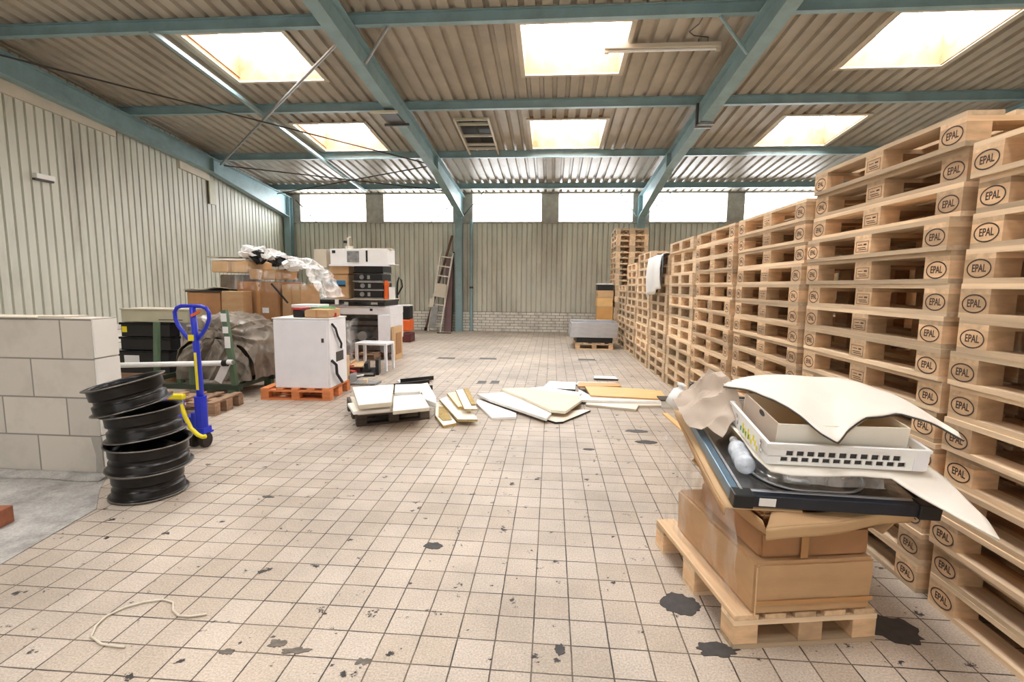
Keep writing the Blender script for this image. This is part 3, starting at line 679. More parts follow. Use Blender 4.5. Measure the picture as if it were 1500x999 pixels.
# white perforated crate
CM = FM @ Matrix.Translation((.13, .125, .098)) @ Matrix.Rotation(R(.6), 4, 'Z')
t = thing('fruit_crate', (0, 0, 0), 'white perforated plastic crate on the foreground load', 'crate', mtx=CM)
cw, cd, ch = .565, .43, .088
wall = MB()
def perforated(mb, x0, x1, y0, y1, axis):
    """wall of a crate with two staggered rows of slots"""
    L0, L1 = (x0, x1) if axis == 'x' else (y0, y1)
    def seg(a, b, z0, z1):
        if axis == 'x': mb.box(a, b, y0, y1, z0, z1)
        else: mb.box(x0, x1, a, b, z0, z1)
    seg(L0, L1, 0, .014); seg(L0, L1, .058, ch)
    for r_, (z0, z1, off) in enumerate(((.014, .032, 0), (.037, .058, .018))):
        a = L0; seg(a, a + .05, z0, z1 + (.005 if r_ == 0 else 0)); a += .05 + off
        if off: seg(a - off, a, z0, z1)
        while a < L1 - .08:
            g = .026; seg(a + g, min(a + g + .012, L1), z0, z1); a += g + .012
        seg(a, L1, z0, z1)
    seg(L0, L1, .032, .037)
perforated(wall, 0, cw, 0, .006, 'x'); perforated(wall, 0, cw, cd - .006, cd, 'x'); perforated(wall, 0, .006, .006, cd - .006, 'y'); perforated(wall, cw - .006, cw, .006, cd - .006, 'y')
wall.build('walls', M['white_p'], t)
bx('slot_shade', M['darkrod'], .02, cw - .06, .0085, .0105, .008, .066, t)  # dark strip stands in for the shade inside the crate, behind the slots
bx('base', M['white_p'], .006, cw - .006, .006, cd - .006, 0, .006, t)
rim = MB(); rim.box(-.008, cw + .008, -.008, 0, ch - .012, ch).box(-.008, cw + .008, cd, cd + .008, ch - .012, ch).box(-.008, 0, 0, cd, ch - .012, ch).box(cw, cw + .008, 0, cd, ch - .012, ch)
rim.build('rim', M['white_p'], t)
bx('corner_panel', M['white'], cw - .045, cw + .004, -.004, -.001, .004, ch, t)
# colourful print on the crate's left side
t2 = bx('printed_label', M['white_p'], -.009, -.0085, .06, .30, .006, .076, t)
pr_ = MB()
for k in range(9): pr_.box(-.0102, -.0092, .075 + .02 * k, .088 + .02 * k, .012 + .012 * (k % 3), .034 + .014 * (k % 3))
pr_.build('yellow_print', M['yellow'], t2); pg = MB()
for k in range(4): pg.box(-.0104, -.0093, .17 + .03 * k, .18 + .03 * k, .02, .04)
pg.build('green_print', M['greenb'], t2)
# box standing in the crate
t = thing('white_carton', (0, 0, 0), 'open white carton standing inside the perforated crate', 'box', mtx=FM @ Matrix.Translation((.172, .165, .106)) @ Matrix.Rotation(R(2), 4, 'Z'))
bw_, bd_, bh_ = .48, .34, .141
bx('front', M['offwhite'], 0, bw_, 0, .005, 0, bh_, t); bx('back', M['cream'], 0, bw_, bd_ - .005, bd_, 0, bh_, t)
sd = bx('side', M['paper_b'], 0, .005, .005, bd_ - .005, 0, bh_, t); bx('side', M['cream'], bw_ - .005, bw_, .005, bd_ - .005, 0, bh_, t); bx('bottom', M['card_l'], .005, bw_ - .005, .005, bd_ - .005, 0, .005, t)
mb = MB(); mb.prism([(-.001, .15 + .012 * cos(a_) * 2.2, .125 + .012 * sin(a_)) for a_ in [2 * pi * q / 14 for q in range(14)]], (.0006, 0, 0)); mb.build('hand_hole', M['black'], sd)
bx('dark_strip', M['darkrod'], .2, .38, -.004, -.0005, .03, .038, t)
# big paper sheet over the carton
lo2 = [(.10, .62, .24), (.175, .46, .275), (.225, .37, .278), (.245, .28, .277), (.265, .19, .273), (.30, .11, .245), (.345, .075, .222), (.40, .13, .25), (.50, .20, .276), (.64, .25, .284), (.74, .20, .26), (.80, .13, .235)]
hi2 = [(.14, .66, .25), (.22, .65, .28), (.30, .65, .29), (.37, .64, .296), (.44, .63, .30), (.50, .62, .30), (.56, .61, .30), (.62, .58, .30), (.68, .54, .298), (.74, .47, .285), (.79, .36, .262), (.815, .18, .238)]
t = thing('paper_sheet', (0, 0, 0), 'large pale paper sheet with dark wavy edge draped over the white carton', 'sheet', mtx=FM)
MB().grid(loft(lo2, hi2, .006, 24), 48, 14).build('sheet', M['paper'], t, True, .004)
ed = [Vector(p) + Vector((0, -.002, -.003)) for p in lo2]
MB().tube([loft(lo2, hi2, .006, 24)(q / 40, 0) + Vector((0, -.002, -.004)) for q in range(41)], .0035, 6).build('dark_edge', M['darkrod'], t, True)
lo3 = [(p[0] + .012, p[1] + .01, p[2] - .010) for p in lo2[:9]]; hi3 = [(p[0], p[1] - .1, p[2] - .016) for p in hi2[:9]]
MB().grid(loft(lo3, [(p[0], p[1] + .05, p[2] + .0) for p in lo3], .005, 22), 36, 4).build('under_layer', M['cream'], t, True, .003)
# grey crumpled wrapping on the far left of the tray
gl = [(-.05, .98, .02), (-.06, .86, .05), (-.06, .74, .04), (-.04, .60, .03), (.02, .50, .05), (.075, .44, .035)]
gh = [(.10, 1.05, .06), (.13, .98, .16), (.12, .86, .23), (.13, .74, .26), (.16, .60, .24), (.16, .50, .15)]
t = thing('wrapping_paper', (0, 0, 0), 'crumpled grey beige wrapping paper on the far left of the steel tray', 'paper', mtx=FM)
def gw(u, v):
    p = loft(gl, gh, 0)(u, v); k = 1 - abs(noise.noise(Vector((p.x * 9 + p.y * 4, p.y * 6, 2)))) * 2.4; return p + .012 * noise.noise_vector(p * 14) + Vector((-.02 * max(k, 0), 0, .03 * max(k, 0) - .02 * sin(v * pi)))
MB().grid(gw, 60, 40).build('sheet', M['paper_b'], t, False, .003)
# plastic bottle lying in the tray
t = thing('plastic_bottle', (0, 0, 0), 'clear crumpled plastic bottle lying in the left of the steel tray', 'bottle', mtx=FM @ Matrix.Translation((.092, .21, .036)) @ Matrix.Rotation(R(-90), 4, 'X') @ Matrix.Rotation(R(6), 4, 'Y'))
bp_ = [(.002, 0), (.034, .002), (.04, .02), (.036, .05), (.041, .08), (.037, .11), (.041, .14), (.039, .165), (.028, .20), (.0145, .225), (.0145, .24)]
MB().lathe(bp_, 24).build('body', M['clearplastic'], t, True)
MB().cyl((0, 0, .236), (0, 0, .256), .017, 16).build('cap', M['white_p'], t)
t = thing('plastic_bag', (0, 0, 0), 'small white plastic bag with red print at the far corner of the tray', 'bag', mtx=FM @ Matrix.Translation((-.02, .93, .03)))
mb = MB(); mb.lathe([(.002, -.03), (.05, -.028), (.07, 0), (.06, .04), (.03, .07), (.012, .09), (.03, .105)], 20)
for v_ in mb.bm.verts: v_.co = v_.co + .02 * noise.noise_vector(v_.co * 18)
mb.build('bag', M['white_p'], t, True); bx('red_print', M['red'], .02, .045, -.082, -.078, .0, .018, t)
t = thing('black_clip', (0, 0, 0), 'small black plastic clip at the far left corner of the tray', 'clip', mtx=FM @ Matrix.Translation((.10, 1.10, .05)))
bx('body', M['black'], -.03, .05, 0, .04, -.045, .03, t, bevel=.008); bx('arm', M['bluegrey'], .0, .02, -.04, .0, -.01, .05, t, bevel=.004)

# ------------------------------------------------------------------ half-height block wall, rims, hand pallet truck
t = thing('block_wall', (0, 0, 0), 'half height wall of pale concrete blocks behind the wheel rims', 'wall')
bx('blocks', M['blocks'], -8.2, -3.212, 3.2, 3.4, .028, 1.15, t)
for k in range(4): bx('end_block', M['lit_block'], -3.212, -3.2, 3.204, 3.396, .034 + .28 * k, .302 + .28 * k, t)
cap = MB(); cap.box(-3.62, -3.42, 3.21, 3.39, 1.15, 1.162).box(-8.2, -3.62, 3.19, 3.4, 1.15, 1.156); cap.build('mortar_cap', M['fascia'], t)
MB().grid(lambda u, v: (-8.2 + 5.04 * u, 3.2 - .10 * v - .01 * sin(u * 60), .03 - .022 * v + .006 * noise.noise((u * 30, v * 3, 0))), 60, 4).build('rough_footing', M['concrete'], t, True, .012)
pl = MB()
for k in range(4): pl.prism([(-3.20, 3.195, .3 + .0 * k), (-3.28 - .02 * (k % 2), 3.195, .3), (-3.25, 3.195, .16), (-3.26, 3.195, .04), (-3.20, 3.195, .03)], (0, -.004, 0)) if k == 0 else None
pl.build('mortar_smear', M['pier'], t)
t = thing('brick', (-3.28, 2.44, .006), 'single reddish brick at the left picture edge on the concrete', 'brick', R(8))
bx('body', mat('red_brick', (150, 92, 66), .9, var=.2, scale=18, bump=.4), -.12, .17, -.05, .06, 0, .10, t, bevel=.006)

def rim(loc, tilt_x, tilt_y, label, h=.19, r=.222):
    root = thing('wheel_rim', loc, label, 'wheel rim', group='wheel rims in the leaning pile'); root.rotation_euler = (tilt_x, tilt_y, random.random() * 3)
    root.rotation_mode = 'XYZ'
    mt = Matrix.Rotation(tilt_y, 4, 'Y') @ Matrix.Rotation(tilt_x, 4, 'X'); mt.translation = loc; root.matrix_world = mt
    q = r
    prof = [(q - .006, .0), (q, .003), (q, .010), (q - .004, .013), (q - .017, .015), (q - .0185, .022), (q - .019, .058), (q - .021, .062), (q - .034, .068), (q - .036, .090), (q - .030, .096), (q - .0195, .100), (q - .019, .106), (q - .0185, h - .024),
            (q - .017, h - .016), (q - .004, h - .013), (q + .001, h - .010), (q + .001, h - .002), (q - .006, h), (q - .02, h - .008), (q - .026, h - .03), (q - .028, .11), (q - .040, .098), (q - .044, .085), (q - .040, .066), (q - .028, .056), (q - .024, .012)]
    MB().lathe(prof, 56, closed=True).build('barrel', M['black_m'], root, True)
    for z_ in (.006, h - .006): MB().tube([((q + .0005) * cos(2 * pi * a / 56), (q + .0005) * sin(2 * pi * a / 56), z_) for a in range(56)], .0045, 6, closed=True).build('flange_edge', M['worn'], root, True)
    dk = MB(); dz = .095
    dk.lathe([(q - .05, dz), (q - .08, dz + .01), (.14, dz + .03), (.11, dz + .035), (.08, dz + .01), (.04, dz + .008), (.033, dz - .02), (.038, dz - .02), (.045, dz), (.08, dz + .002), (.11, dz + .027), (.14, dz + .022), (q - .08, dz + .002), (q - .05, dz - .008)], 48, closed=True)
    dk.build('disc', M['black_m'], root, True)
    return root
yc = 3.0
rim((-2.685, yc, .006), 0, 0, 'lowest black wheel rim standing on the floor under the leaning pile', .178, .222)
rim((-2.665, yc + .0, .192), R(1.5), R(1.0), 'second black wheel rim from the floor, its wide flange sticking out', .178, .243)
rim((-2.685, yc + .01, .397), R(1), R(-6), 'third black wheel rim from the floor in the leaning pile', .178, .228)
rim((-2.765, yc + .005, .588), R(5), R(-11.5), 'topmost black wheel rim of the leaning pile', .18, .226)

t = thing('pallet_truck', (-3.0, 3.93, 0), 'blue hand pallet truck with loop handle parked behind the wheel rims', 'pallet truck')
hd = MB(); top = [(-.04, 0, .93), (-.075, 0, .97), (-.125, 0, 1.04), (-.15, 0, 1.10), (-.152, 0, 1.16), (-.13, 0, 1.195), (-.09, 0, 1.21), (0, 0, 1.212), (.09, 0, 1.21), (.13, 0, 1.195), (.152, 0, 1.16), (.15, 0, 1.10), (.125, 0, 1.04), (.075, 0, .97), (.04, 0, .93)]
hd.tube([Vector(p) + Vector((-.02, 0, 0)) for p in top], .016, 10); hd.build('handle_loop', M['blue'], t, True)
MB().tube([(.01, 0, .2), (.01, 0, .6), (.0, 0, .93), (-.01, 0, 1.2)], [.03, .028, .026, .024], 12).build('drawbar', M['blue'], t, True)
MB().box(-.045, .005, -.032, -.022, .92, .97).build('lever_plate', M['yellow'], t)
MB().beam((-.01, -.02, 1.13), (.07, -.02, 1.17), .02, .02).build('release_lever', M['orange'], t)
MB().prism([(.002, -.031, .5), (.026, -.031, .5), (.022, -.031, .82), (.0, -.031, .82)], (0, -.002, 0)).build('warning_strip', M['yellow'], t)
pb = MB(); pb.cyl((.01, 0, .14), (.01, 0, .44), .048, 18).cyl((-.03, -.03, .14), (-.03, -.03, .30), .028, 14).box(-.05, .06, -.05, .05, .13, .17); pb.build('pump', M['blue'], t)
MB().box(-.06, .07, -.06, .06, .115, .13).build('pump_base', M['blue'], t)
for s in (-1, 1):
    MB().cyl((-.0 + s * .03, -.02, .062), (-.0 + s * .03 + .04 * s, -.02, .062), .062, 20).build('steering_wheel', M['rubber'], t)
# yellow foot pedal bar on its bracket
pd = MB(); pd.beam((-.27, -.1, .455), (-.055, -.1, .455), .05, .045); pd.build('pedal', M['yellow'], t, bevel=.01)
MB().cyl((-.19, -.1, .44), (-.17, -.07, .10), .018, 10).build('pedal_rod', M['orange'], t)
MB().tube([(-.10, -.09, .43), (-.09, -.10, .38), (-.05, -.11, .28), (.0, -.12, .19), (.06, -.12, .135), (.10, -.12, .12), (.125, -.12, .125)], .018, 8).build('pedal_bracket', M['yellow'], t, True)
MB().box(-.03, .03, -.03, .0, .05, .115).build('axle_block', M['rubber'], t)
for y in (-.2, .12):
    f_ = MB(); f_.box(-1.6, -.44, y - .02, y + .14, .05, .09); f_.build('fork', M['blue'], t, bevel=.008)
MB().box(-.46, -.36, -.2, .28, .05, .38).box(-.36, -.05, -.04, .04, .2, .26).build('frame', M['blue'], t)

# ------------------------------------------------------------------ left cluster by the wall
old = (M['old_x'], M['old_x'], M['old_x'])
half_pallet((-4.45, 4.78, 0), R(4), 'weathered low pallet on the floor right behind the hand pallet truck', old, .92, .55, 'wooden_pallet')
# rack frame
t = thing('steel_rack', (-4.4, 6.05, 0), 'green steel rack with tall post holding a pale pipe', 'rack')
fr = MB(); fr.box(-.84, .62, -.42, -.34, .10, .16).box(-.84, .62, .34, .42, .10, .16); fr.build('base_beam', M['dark_green'], t)
bx('cross_beam', M['dark_green'], -.84, -.78, -.34, .34, .1, .16, t); bx('cross_beam', M['dark_green'], .5, .56, -.34, .34, .1, .16, t)
for x, y in ((-.79, -.38), (.53, -.38), (-.79, .38), (.53, .38)): bx('foot', M['green'], x - .05, x + .05, y - .04, y + .04, 0, .10, t)
MB().beam((-.47, -.38, .16), (-.42, -.38, .92), .055, .05, (0, 1, 0)).build('post', M['green'], t)
p_ = MB().beam((.55, -.38, .16), (.46, -.38, 1.08), .06, .06, (0, 1, 0)).build('post', M['green'], t)
lb = MB()
for a, b in ((.62, .76), (.80, .88), (.94, 1.04)):
    x0 = .55 - .09 * (a - .16) / .92; lb.box(x0 - .04, x0 + .03, -.414, -.41, a, b)
lb.build('white_labels', M['white_p'], p_)
MB().cyl((.02, -.38, .16), (.02, -.38, .42), .05, 14).build('stub_post', M['green'], t)
MB().beam((.35, -.41, .2), (.48, -.41, .44), .10, .01, (0, 1, 0)).build('tag_plate', M['white_p'], t)
t = thing('pipe', (-4.75, 5.58, .40), 'long pale horizontal pipe lying across the green rack', 'pipe')
MB().cyl((-.95, 0, -.03), (.83, 0, .045), .032, 16).build('pipe', M['white_p'], t, True); MB().cyl((.82, 0, .045), (.88, 0, .047), .04, 16).build('collar', M['black'], t)
t = thing('pipe_end', (-3.87, 5.58, .46), 'small white pipe fitting at the end of the pale pipe', 'pipe'); MB().cyl((.0, 0, 0), (.06, 0, 0), .03, 12).build('nut', M['white_p'], t); MB().cyl((.06, 0, 0), (.08, 0, 0), .022, 12).build('thread', M['galv'], t)
# tarp covered load
t = thing('tarp_covered_load', (-4.25, 6.22, .19), 'heap under a creased grey tarp on the green rack', 'tarp')
def creases(p):
    q = Vector(p); a = math.atan2(q.z - .55, q.x - .05)
    f1 = 1 - abs(noise.noise(Vector((a * 3.2, q.y * 2.5, 1.5)))) * 2.2; f2 = 1 - abs(noise.noise(Vector((q.x * 7 - q.z * 3, q.y * 3, 4)))) * 2.2
    return .05 * max(f1, 0) + .035 * max(f2, 0)
def tarp(u, v):
    a = pi * (1 - u); c_, s_ = cos(a), sin(a)
    wd = .52 if c_ > 0 else .47
    top = .78 - (.10 * c_ if c_ > 0 else 0)
    r_ = min(1, v * 1.5); dome = math.sqrt(max(0, 1 - (1 - r_) ** 2.2))
    x = wd * (abs(c_) ** .75) * (1 if c_ > 0 else -1) * (.96 + .04 * r_); z = top * (max(s_, 0) ** .5) * (.62 + .38 * dome)
    y = -.30 + .62 * v * v + .1 * v
    p = Vector((x, y, z)); k = creases(p)
    return p + Vector((c_ * k * .6, -k, s_ * k * .7)) + .02 * noise.noise_vector(p * 9)
MB().grid(tarp, 110, 60).build('tarp', M['tarp'], t, False)
def skirt(u, v):
    x = -.46 + .97 * u; top = .78 * (max(0, 1 - ((u - .47) / .53) ** 2) ** .5) * .64 + .02
    p = Vector((x, -.30 - .05 * (1 - v), top * v)); k = creases(p)
    return p + Vector((0, -k * 1.2, 0)) + .015 * noise.noise_vector(p * 12)
MB().grid(skirt, 110, 50).build('tarp_skirt', M['tarp'], t, False)
bx('load', M['tarp'], -.34, .34, -.15, .2, 0, .55, t)
# black crates
t = thing('wooden_pallet', (-6.2, 6.35, 0), 'hidden pallet under the black crates by the left wall', 'pallet'); bx('deck', M['old_x'], 0, 1.0, 0, .8, .1, .14, t); bx('runner', M['old_x'], 0, 1.0, 0, .1, 0, .1, t); bx('runner', M['old_x'], 0, 1.0, .7, .8, 0, .1, t)
def crate(loc, w_, d_, h_, label, sticker=None):
    t = thing('black_crate', loc, label, 'crate', group='black crates by the left wall')
    bx('body', M['black'], 0, w_, 0, d_, 0, h_ - .03, t, bevel=.01); bx('rim', M['black_m'], -.015, w_ + .015, -.015, d_ + .015, h_ - .035, h_ - .004, t, bevel=.004)
    if sticker: bx('sticker', M[sticker[0]], *sticker[1:3], -.006, -.001, *sticker[3:5], t)
    return t
crate((-6.12, 6.36, .14), .86, .6, .32, 'lowest black crate with white label in the stack by the left wall', ('white_p', .2, .42, .14, .25))
crate((-5.98, 6.38, .46), .74, .6, .19, 'middle black crate in the stack by the left wall')
crate((-5.96, 6.38, .65), .72, .6, .20, 'top black crate with yellow sticker in the stack by the left wall', ('yellow', .02, .09, .06, .14))
t = thing('metal_cabinet', (-5.94, 6.38, .855), 'flat beige metal cabinet lying on the stack of black crates', 'cabinet')
bx('body', M['panelbeige'], 0, .98, 0, .38, 0, .17, t, bevel=.006); bx('top_edge', M['fascia'], -.01, .99, -.01, .39, .17, .185, t); bx('slot', M['darkrod'], .55, .9, -.004, .0, .03, .04, t)
t = thing('white_bundle', (-5.25, 6.56, 0), 'tangle of white scraps and foil beside the black crates', 'scraps')
for k in range(6):
    q = MB(); x = .10 * (k % 3); z = .10 + .07 * k
    q.prism([(x, -.05 + .01 * k, z), (x + .16, -.06, z + .02), (x + .13, -.04, z + .06), (x + .03, -.05, z + .05)], (0, .05, .01)); q.build('scrap', M['white_p'] if k % 2 else M['rubber'], t)
bx('red_cap', M['red'], .12, .20, -.1, -.02, .5, .62, t, bevel=.02); bx('carton', M['white'], .0, .34, .0, .28, 0, .84, t)
# pile of cartons behind
t = thing('cardboard_box', (-5.20, 6.86, 0), 'tall brown carton standing hidden under the open carton by the left wall', 'box'); bx('body', M['card_d'], 0, .75, 0, .17, 0, .86, t); bx('tape', M['tape'], .38, .44, -.003, 0, 0, .86, t)
t = thing('cardboard_box', (-5.28, 6.80, .865), 'brown open carton with dark lid above the grey tarp heap', 'box')
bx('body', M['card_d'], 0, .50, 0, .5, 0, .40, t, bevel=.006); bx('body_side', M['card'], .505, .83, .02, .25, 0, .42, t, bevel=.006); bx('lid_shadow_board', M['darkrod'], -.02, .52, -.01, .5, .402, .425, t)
MB().grid(lambda u, v: (-.03 + .54 * u, -.03 + .5 * v, .432 + .04 * u * (1 - v) + .01 * sin(u * 9)), 8, 5).build('lid', M['fascia'], t, True, .008)
# big wrapped load
half_pallet((-4.95, 7.05, 0), 0, 'pallet under the tall film wrapped cartons by the left wall', old, 1.2, .8, 'wooden_pallet')
def carton(loc, w_, d_, h_, m_, label, tape=True, rz=0, amp=.006):
    t = thing('cardboard_box', loc, label, 'box', rz); soft_box(0, w_, 0, d_, 0, h_, amp, 5, loc[0]).build('body', M[m_], t)
    if tape: bx('tape', M['tape'], w_ * .48, w_ * .56, -.008, -.004, .005, h_ - .01, t); 
    return t
carton((-4.95, 7.12, .144), 1.2, .7, .68, 'card_d', 'bottom carton of the film wrapped load behind the green rack')
c_ = carton((-4.72, 7.10, .83), .66, .68, .60, 'card_d', 'large brown carton with white label in the film wrapped load'); bx('label', M['white_p'], .40, .50, -.012, -.007, .13, .21, c_)
carton((-4.04, 7.14, .83), .30, .62, .56, 'card', 'narrow carton right of the large brown carton in the film wrapped load')
carton((-5.12, 7.3, 1.31), .38, .5, .22, 'tarp', 'grey film covered package behind the open carton', False)
t = thing('support_crate', (-5.12, 7.42, .83), 'dark crate carrying the grey package at the left wall', 'crate'); bx('body', M['darkmach'], 0, .38, 0, .4, 0, .475, t); bx('rim', M['black'], -.01, .39, -.01, .41, .44, .47, t)
carton((-5.12, 7.12, 1.56), .60, .6, .17, 'card_l', 'long pale carton lying across the top of the film wrapped load', True, R(-3), .012)
carton((-4.50, 7.08, 1.46), .42, .6, .15, 'card', 'flat brown carton beside the long pale carton on the wrapped load', True, R(-2))
t = thing('white_boards', (-5.15, 7.15, 1.74), 'few loose white boards lying on the topmost pale carton', 'boards')
bx('board', M['white_p'], 0, .56, 0, .4, 0, .03, t); bx('board', M['panelbeige'], -.06, .46, .02, .4, .045, .06, t); bx('spacer', M['black'], .1, .5, .05, .3, .03, .045, t)
t = thing('stretch_film', (-4.4, 7.02, .8), 'milky stretch film with crumpled black and white top over the wrapped cartons', 'film')
def wf(u, v):
    x = -.36 + 1.05 * u + .30 * (v) * u; z = .92 - .42 * v - .22 * u * (1 - v) + .02 * sin(u * 10)
    return Vector((x, -.05 + .04 * u - .015 * sin(u * 13 + v * 6), z)) + .02 * noise.noise_vector(Vector((u * 8, v * 8, 2)))
MB().grid(wf, 36, 30).build('front', M['film_g'], t, True)
def fs(u, v):
    p = Vector((.40 + .62 * (v ** .9) + .03 * sin(u * 8), -.02 + .75 * u - .03 * sin(v * 9), .98 - .02 * v - .58 * v * v)); k = creases(p * 1.3)
    return p + Vector((k * .8, -k * .6, k * .4))
MB().grid(fs, 60, 60).build('side', M['film_m'], t, False)
for k, (m_, x, z, s) in enumerate((('white_p', -.22, .08, .17), ('black', -.05, .02, .15), ('white_p', .10, .02, .15), ('black', .26, -.06, .13), ('white_p', .40, -.10, .15))):
    q = MB(); bmesh.ops.create_icosphere(q.bm, subdivisions=3, radius=s)
    for v_ in q.bm.verts: v_.co = Vector((v_.co.x * 1.2, v_.co.y, v_.co.z * .55)) + .09 * noise.noise_vector(v_.co * 13 + Vector((k * 3, 0, 0)))
    for v_ in q.bm.verts: v_.co += Vector((x + .05, .28, z + .985))
    q.build('crumpled_wad', M[m_], t)
rod('strap', (-4.10, 6.98, 1.40), (-3.86, 6.98, 1.12), .014, M['black'], 'black slanting strap across the film wrapped cartons', 'strap')

# white cabinet on an orange pallet
half_pallet((-3.50, 5.62, 0), R(2), 'orange pallet under the white metal cabinet', (M['red_wood'],) * 3, .86, .65, 'wooden_pallet')
t = thing('white_cabinet', (-3.34, 5.68, .145), 'white metal cabinet standing on an orange pallet', 'cabinet', R(1.5))
bx('front', M['white'], .012, .67, -.02, .0, .0, .82, t, bevel=.006); bx('carcass', M['white'], 0, .69, .002, .52, 0, .835, t, bevel=.008)
bx('lock', M['darkrod'], .60, .63, -.026, -.02, .56, .61, t); bx('top_sheet', M['white_p'], -.01, .70, -.01, .53, .836, .85, t, bevel=.003)
q = MB(); q.tube([(.70, .06, .78), (.72, .12, .72), (.71, .2, .62), (.73, .26, .52), (.70, .32, .46)], .014, 8); q.build('cable', M['black'], t, True)
q = MB(); q.tube([(.70, .02, .34), (.74, .06, .28), (.72, .12, .16), (.74, .2, .06), (.71, .3, .02)], .018, 8); q.build('hose', M['black'], t, True)
bx('side_vent', M['darkrod'], .69, .695, .18, .4, .3, .42, t)
carton((-2.98, 5.75, .998), .30, .35, .095, 'card', 'small brown carton on top of the white cabinet')
t = thing('red_toolbox', (-3.14, 5.78, .998), 'dark red box beside the small carton on the white cabinet', 'box'); bx('body', M['rubber'], 0, .13, 0, .25, 0, .09, t, bevel=.01); bx('lid', M['red'], -.005, .10, -.005, .255, .09, .115, t, bevel=.006)
t = thing('red_bottle', (-2.72, 5.95, .998), 'little red bottle at the right end of the white cabinet top', 'bottle'); MB().cyl((.02, 0, 0), (.02, 0, .05), .035, 14).build('body', M['red'], t); MB().cyl((.02, 0, .05), (.02, 0, .07), .02, 12).build('stem', M['black'], t)
t = thing('green_tray', (-3.64, 6.72, 0), 'low bright green box on a carton behind the white cabinet', 'tray'); bx('stand', M['card'], .08, .30, .05, .33, 0, 1.0, t); bx('base', M['greenb'], 0, .46, 0, .36, 1.0, 1.07, t, bevel=.008); bx('lid', M['white_p'], -.03, .36, 0, .36, 1.072, 1.11, t, bevel=.006)

# ------------------------------------------------------------------ second heap near the end wall
Y2 = 8.8
half_pallet((-4.35, 8.78, 0), 0, 'long pallet under the second heap of machines and cartons', old, 1.2, 1.0, 'wooden_pallet')
t = thing('machine_cabinet', (-4.28, 8.86, .144), 'white machine casing with open grey mechanism in the second heap', 'machine')
bx('back', M['greymach'], 0, 1.05, .3, .8, 0, .70, t); bx('top_cover', M['white'], 0, 1.33, 0, .8, .70, .86, t, bevel=.01); bx('side_panel', M['white'], 1.10, 1.33, -.02, .78, .22, .70, t, bevel=.008)
bx('lower_panel', M['galv'], 1.12, 1.32, .02, .76, .0, .21, t)
mm = MB(); 
for k in range(3): mm.cyl((.35 + .22 * k, .0, .30), (.35 + .22 * k, .3, .30), .09, 14)
mm.build('rollers', M['galv'], t); bx('rail', M['black'], .3, 1.08, .02, .1, .58, .63, t); bx('rail', M['black'], .35, 1.06, .04, .12, .47, .50, t)
MB().beam((.3, .02, .18), (1.05, .02, .24), .03, .06).build('lever', M['darkmach'], t); bx('knob_plate', M['black'], .95, 1.0, -.01, .0, .77, .81, t)
t = thing('orange_net', (-4.02, 8.64, .3), 'orange pink wrapped bundle hanging left of the machine casing', 'bundle')
q = MB(); q.grid(lambda u, v: Vector((-.14 + .34 * u, -.04 * sin(u * pi), .68 - .78 * v)) + .06 * noise.noise_vector(Vector((u * 7, v * 9, 1))), 16, 24); q.build('wrap', mat('peach_wrap', (232, 190, 150), .5, var=.2), t, True)
bx('core', M['card_l'], -.12, .16, .02, .14, -.15, .6, t); bx('red_rope', M['red'], -.12, .34, -.075, -.055, .42, .44, t)
t = thing('pallet_layer', (-4.27, 8.82, 1.006), 'dark slatted platform lying on the machine casing', 'platform')
bx('deck', M['darkmach'], 0, 1.25, 0, .8, .07, .11, t); bx('deck_top', M['fascia'], .3, 1.28, -.01, .8, .111, .125, t)
for a in (.0, .55, 1.1): bx('bearer', M['black'], a, a + .13, 0, .8, 0, .07, t)
bx('tag', M['white_p'], .30, .37, -.012, .0, .02, .11, t); bx('slat', M['greymach'], .1, .5, -.02, .0, .0, .025, t); bx('slat', M['black'], .7, 1.1, -.02, .0, .0, .03, t)
c_ = carton((-4.14, 8.84, 1.135), .42, .5, .44, 'card', 'brown carton with a blue band in the second heap', False); bx('blue_band', M['blueband'], .03, .37, -.012, -.007, .24, .33, c_); bx('dark_print', M['rubber'], .24, .37, -.0125, -.0115, .225, .255, c_); bx('hand_hole', M['black'], .18, .24, -.012, -.007, .17, .19, c_)
carton((-4.08, 8.86, 1.58), .36, .45, .15, 'card_l', 'lighter carton between the blue banded carton and the white box', False)
for k in range(4):
    t = thing('black_appliance', (-3.62 + .012 * (k % 2), 8.84, 1.135 + .155 * k), ['lowest', 'second', 'third', 'topmost'][k] + ' black appliance in the stack of four beside the blue banded carton', 'appliance', group='black appliances in the second heap')
    bx('body', M['black'], 0, .54, 0, .5, .02, .145, t, bevel=.01); bx('trim', M['galv'] if k < 3 else M['black_m'], -.01, .55, -.012, -.001, .0, .022, t); bx('base', M['galv'], -.01, .55, 0, .5, 0, .0195, t)
    if k < 3:
        MB().cyl((.16, -.02, .085), (.16, -.001, .085), .042, 16).build('dial', M['greymach'], t); bx('display', M['galv'], .26, .31, -.006, -.001, .05, .12, t)
bx_ = thing('white_box', (-4.33, 8.80, 1.758), 'long white open light box on top of the second heap', 'box')
bx('body', M['white_p'], .3, 1.36, 0, .45, .0, .28, bx_, bevel=.006); bx('end_block', M['fascia'], 0, .235, -.01, .45, -.06, .27, bx_, bevel=.006); bx('window', M['greymach'], .62, .84, -.012, -.001, .04, .24, bx_); bx('dark_slot', M['black'], .97, 1.0, -.012, -.001, .05, .25, bx_); bx('dark_slot', M['black'], .34, .40, -.012, -.001, .2, .25, bx_)
bx('rail', M['white'], .28, 1.40, -.02, .0, -.03, .0, bx_); bx('shelf_edge', M['white'], 1.365, 1.46, .05, .4, .0, .015, bx_); bx('top_rail', M['fascia'], .85, 1.4, .1, .3, .281, .30, bx_)
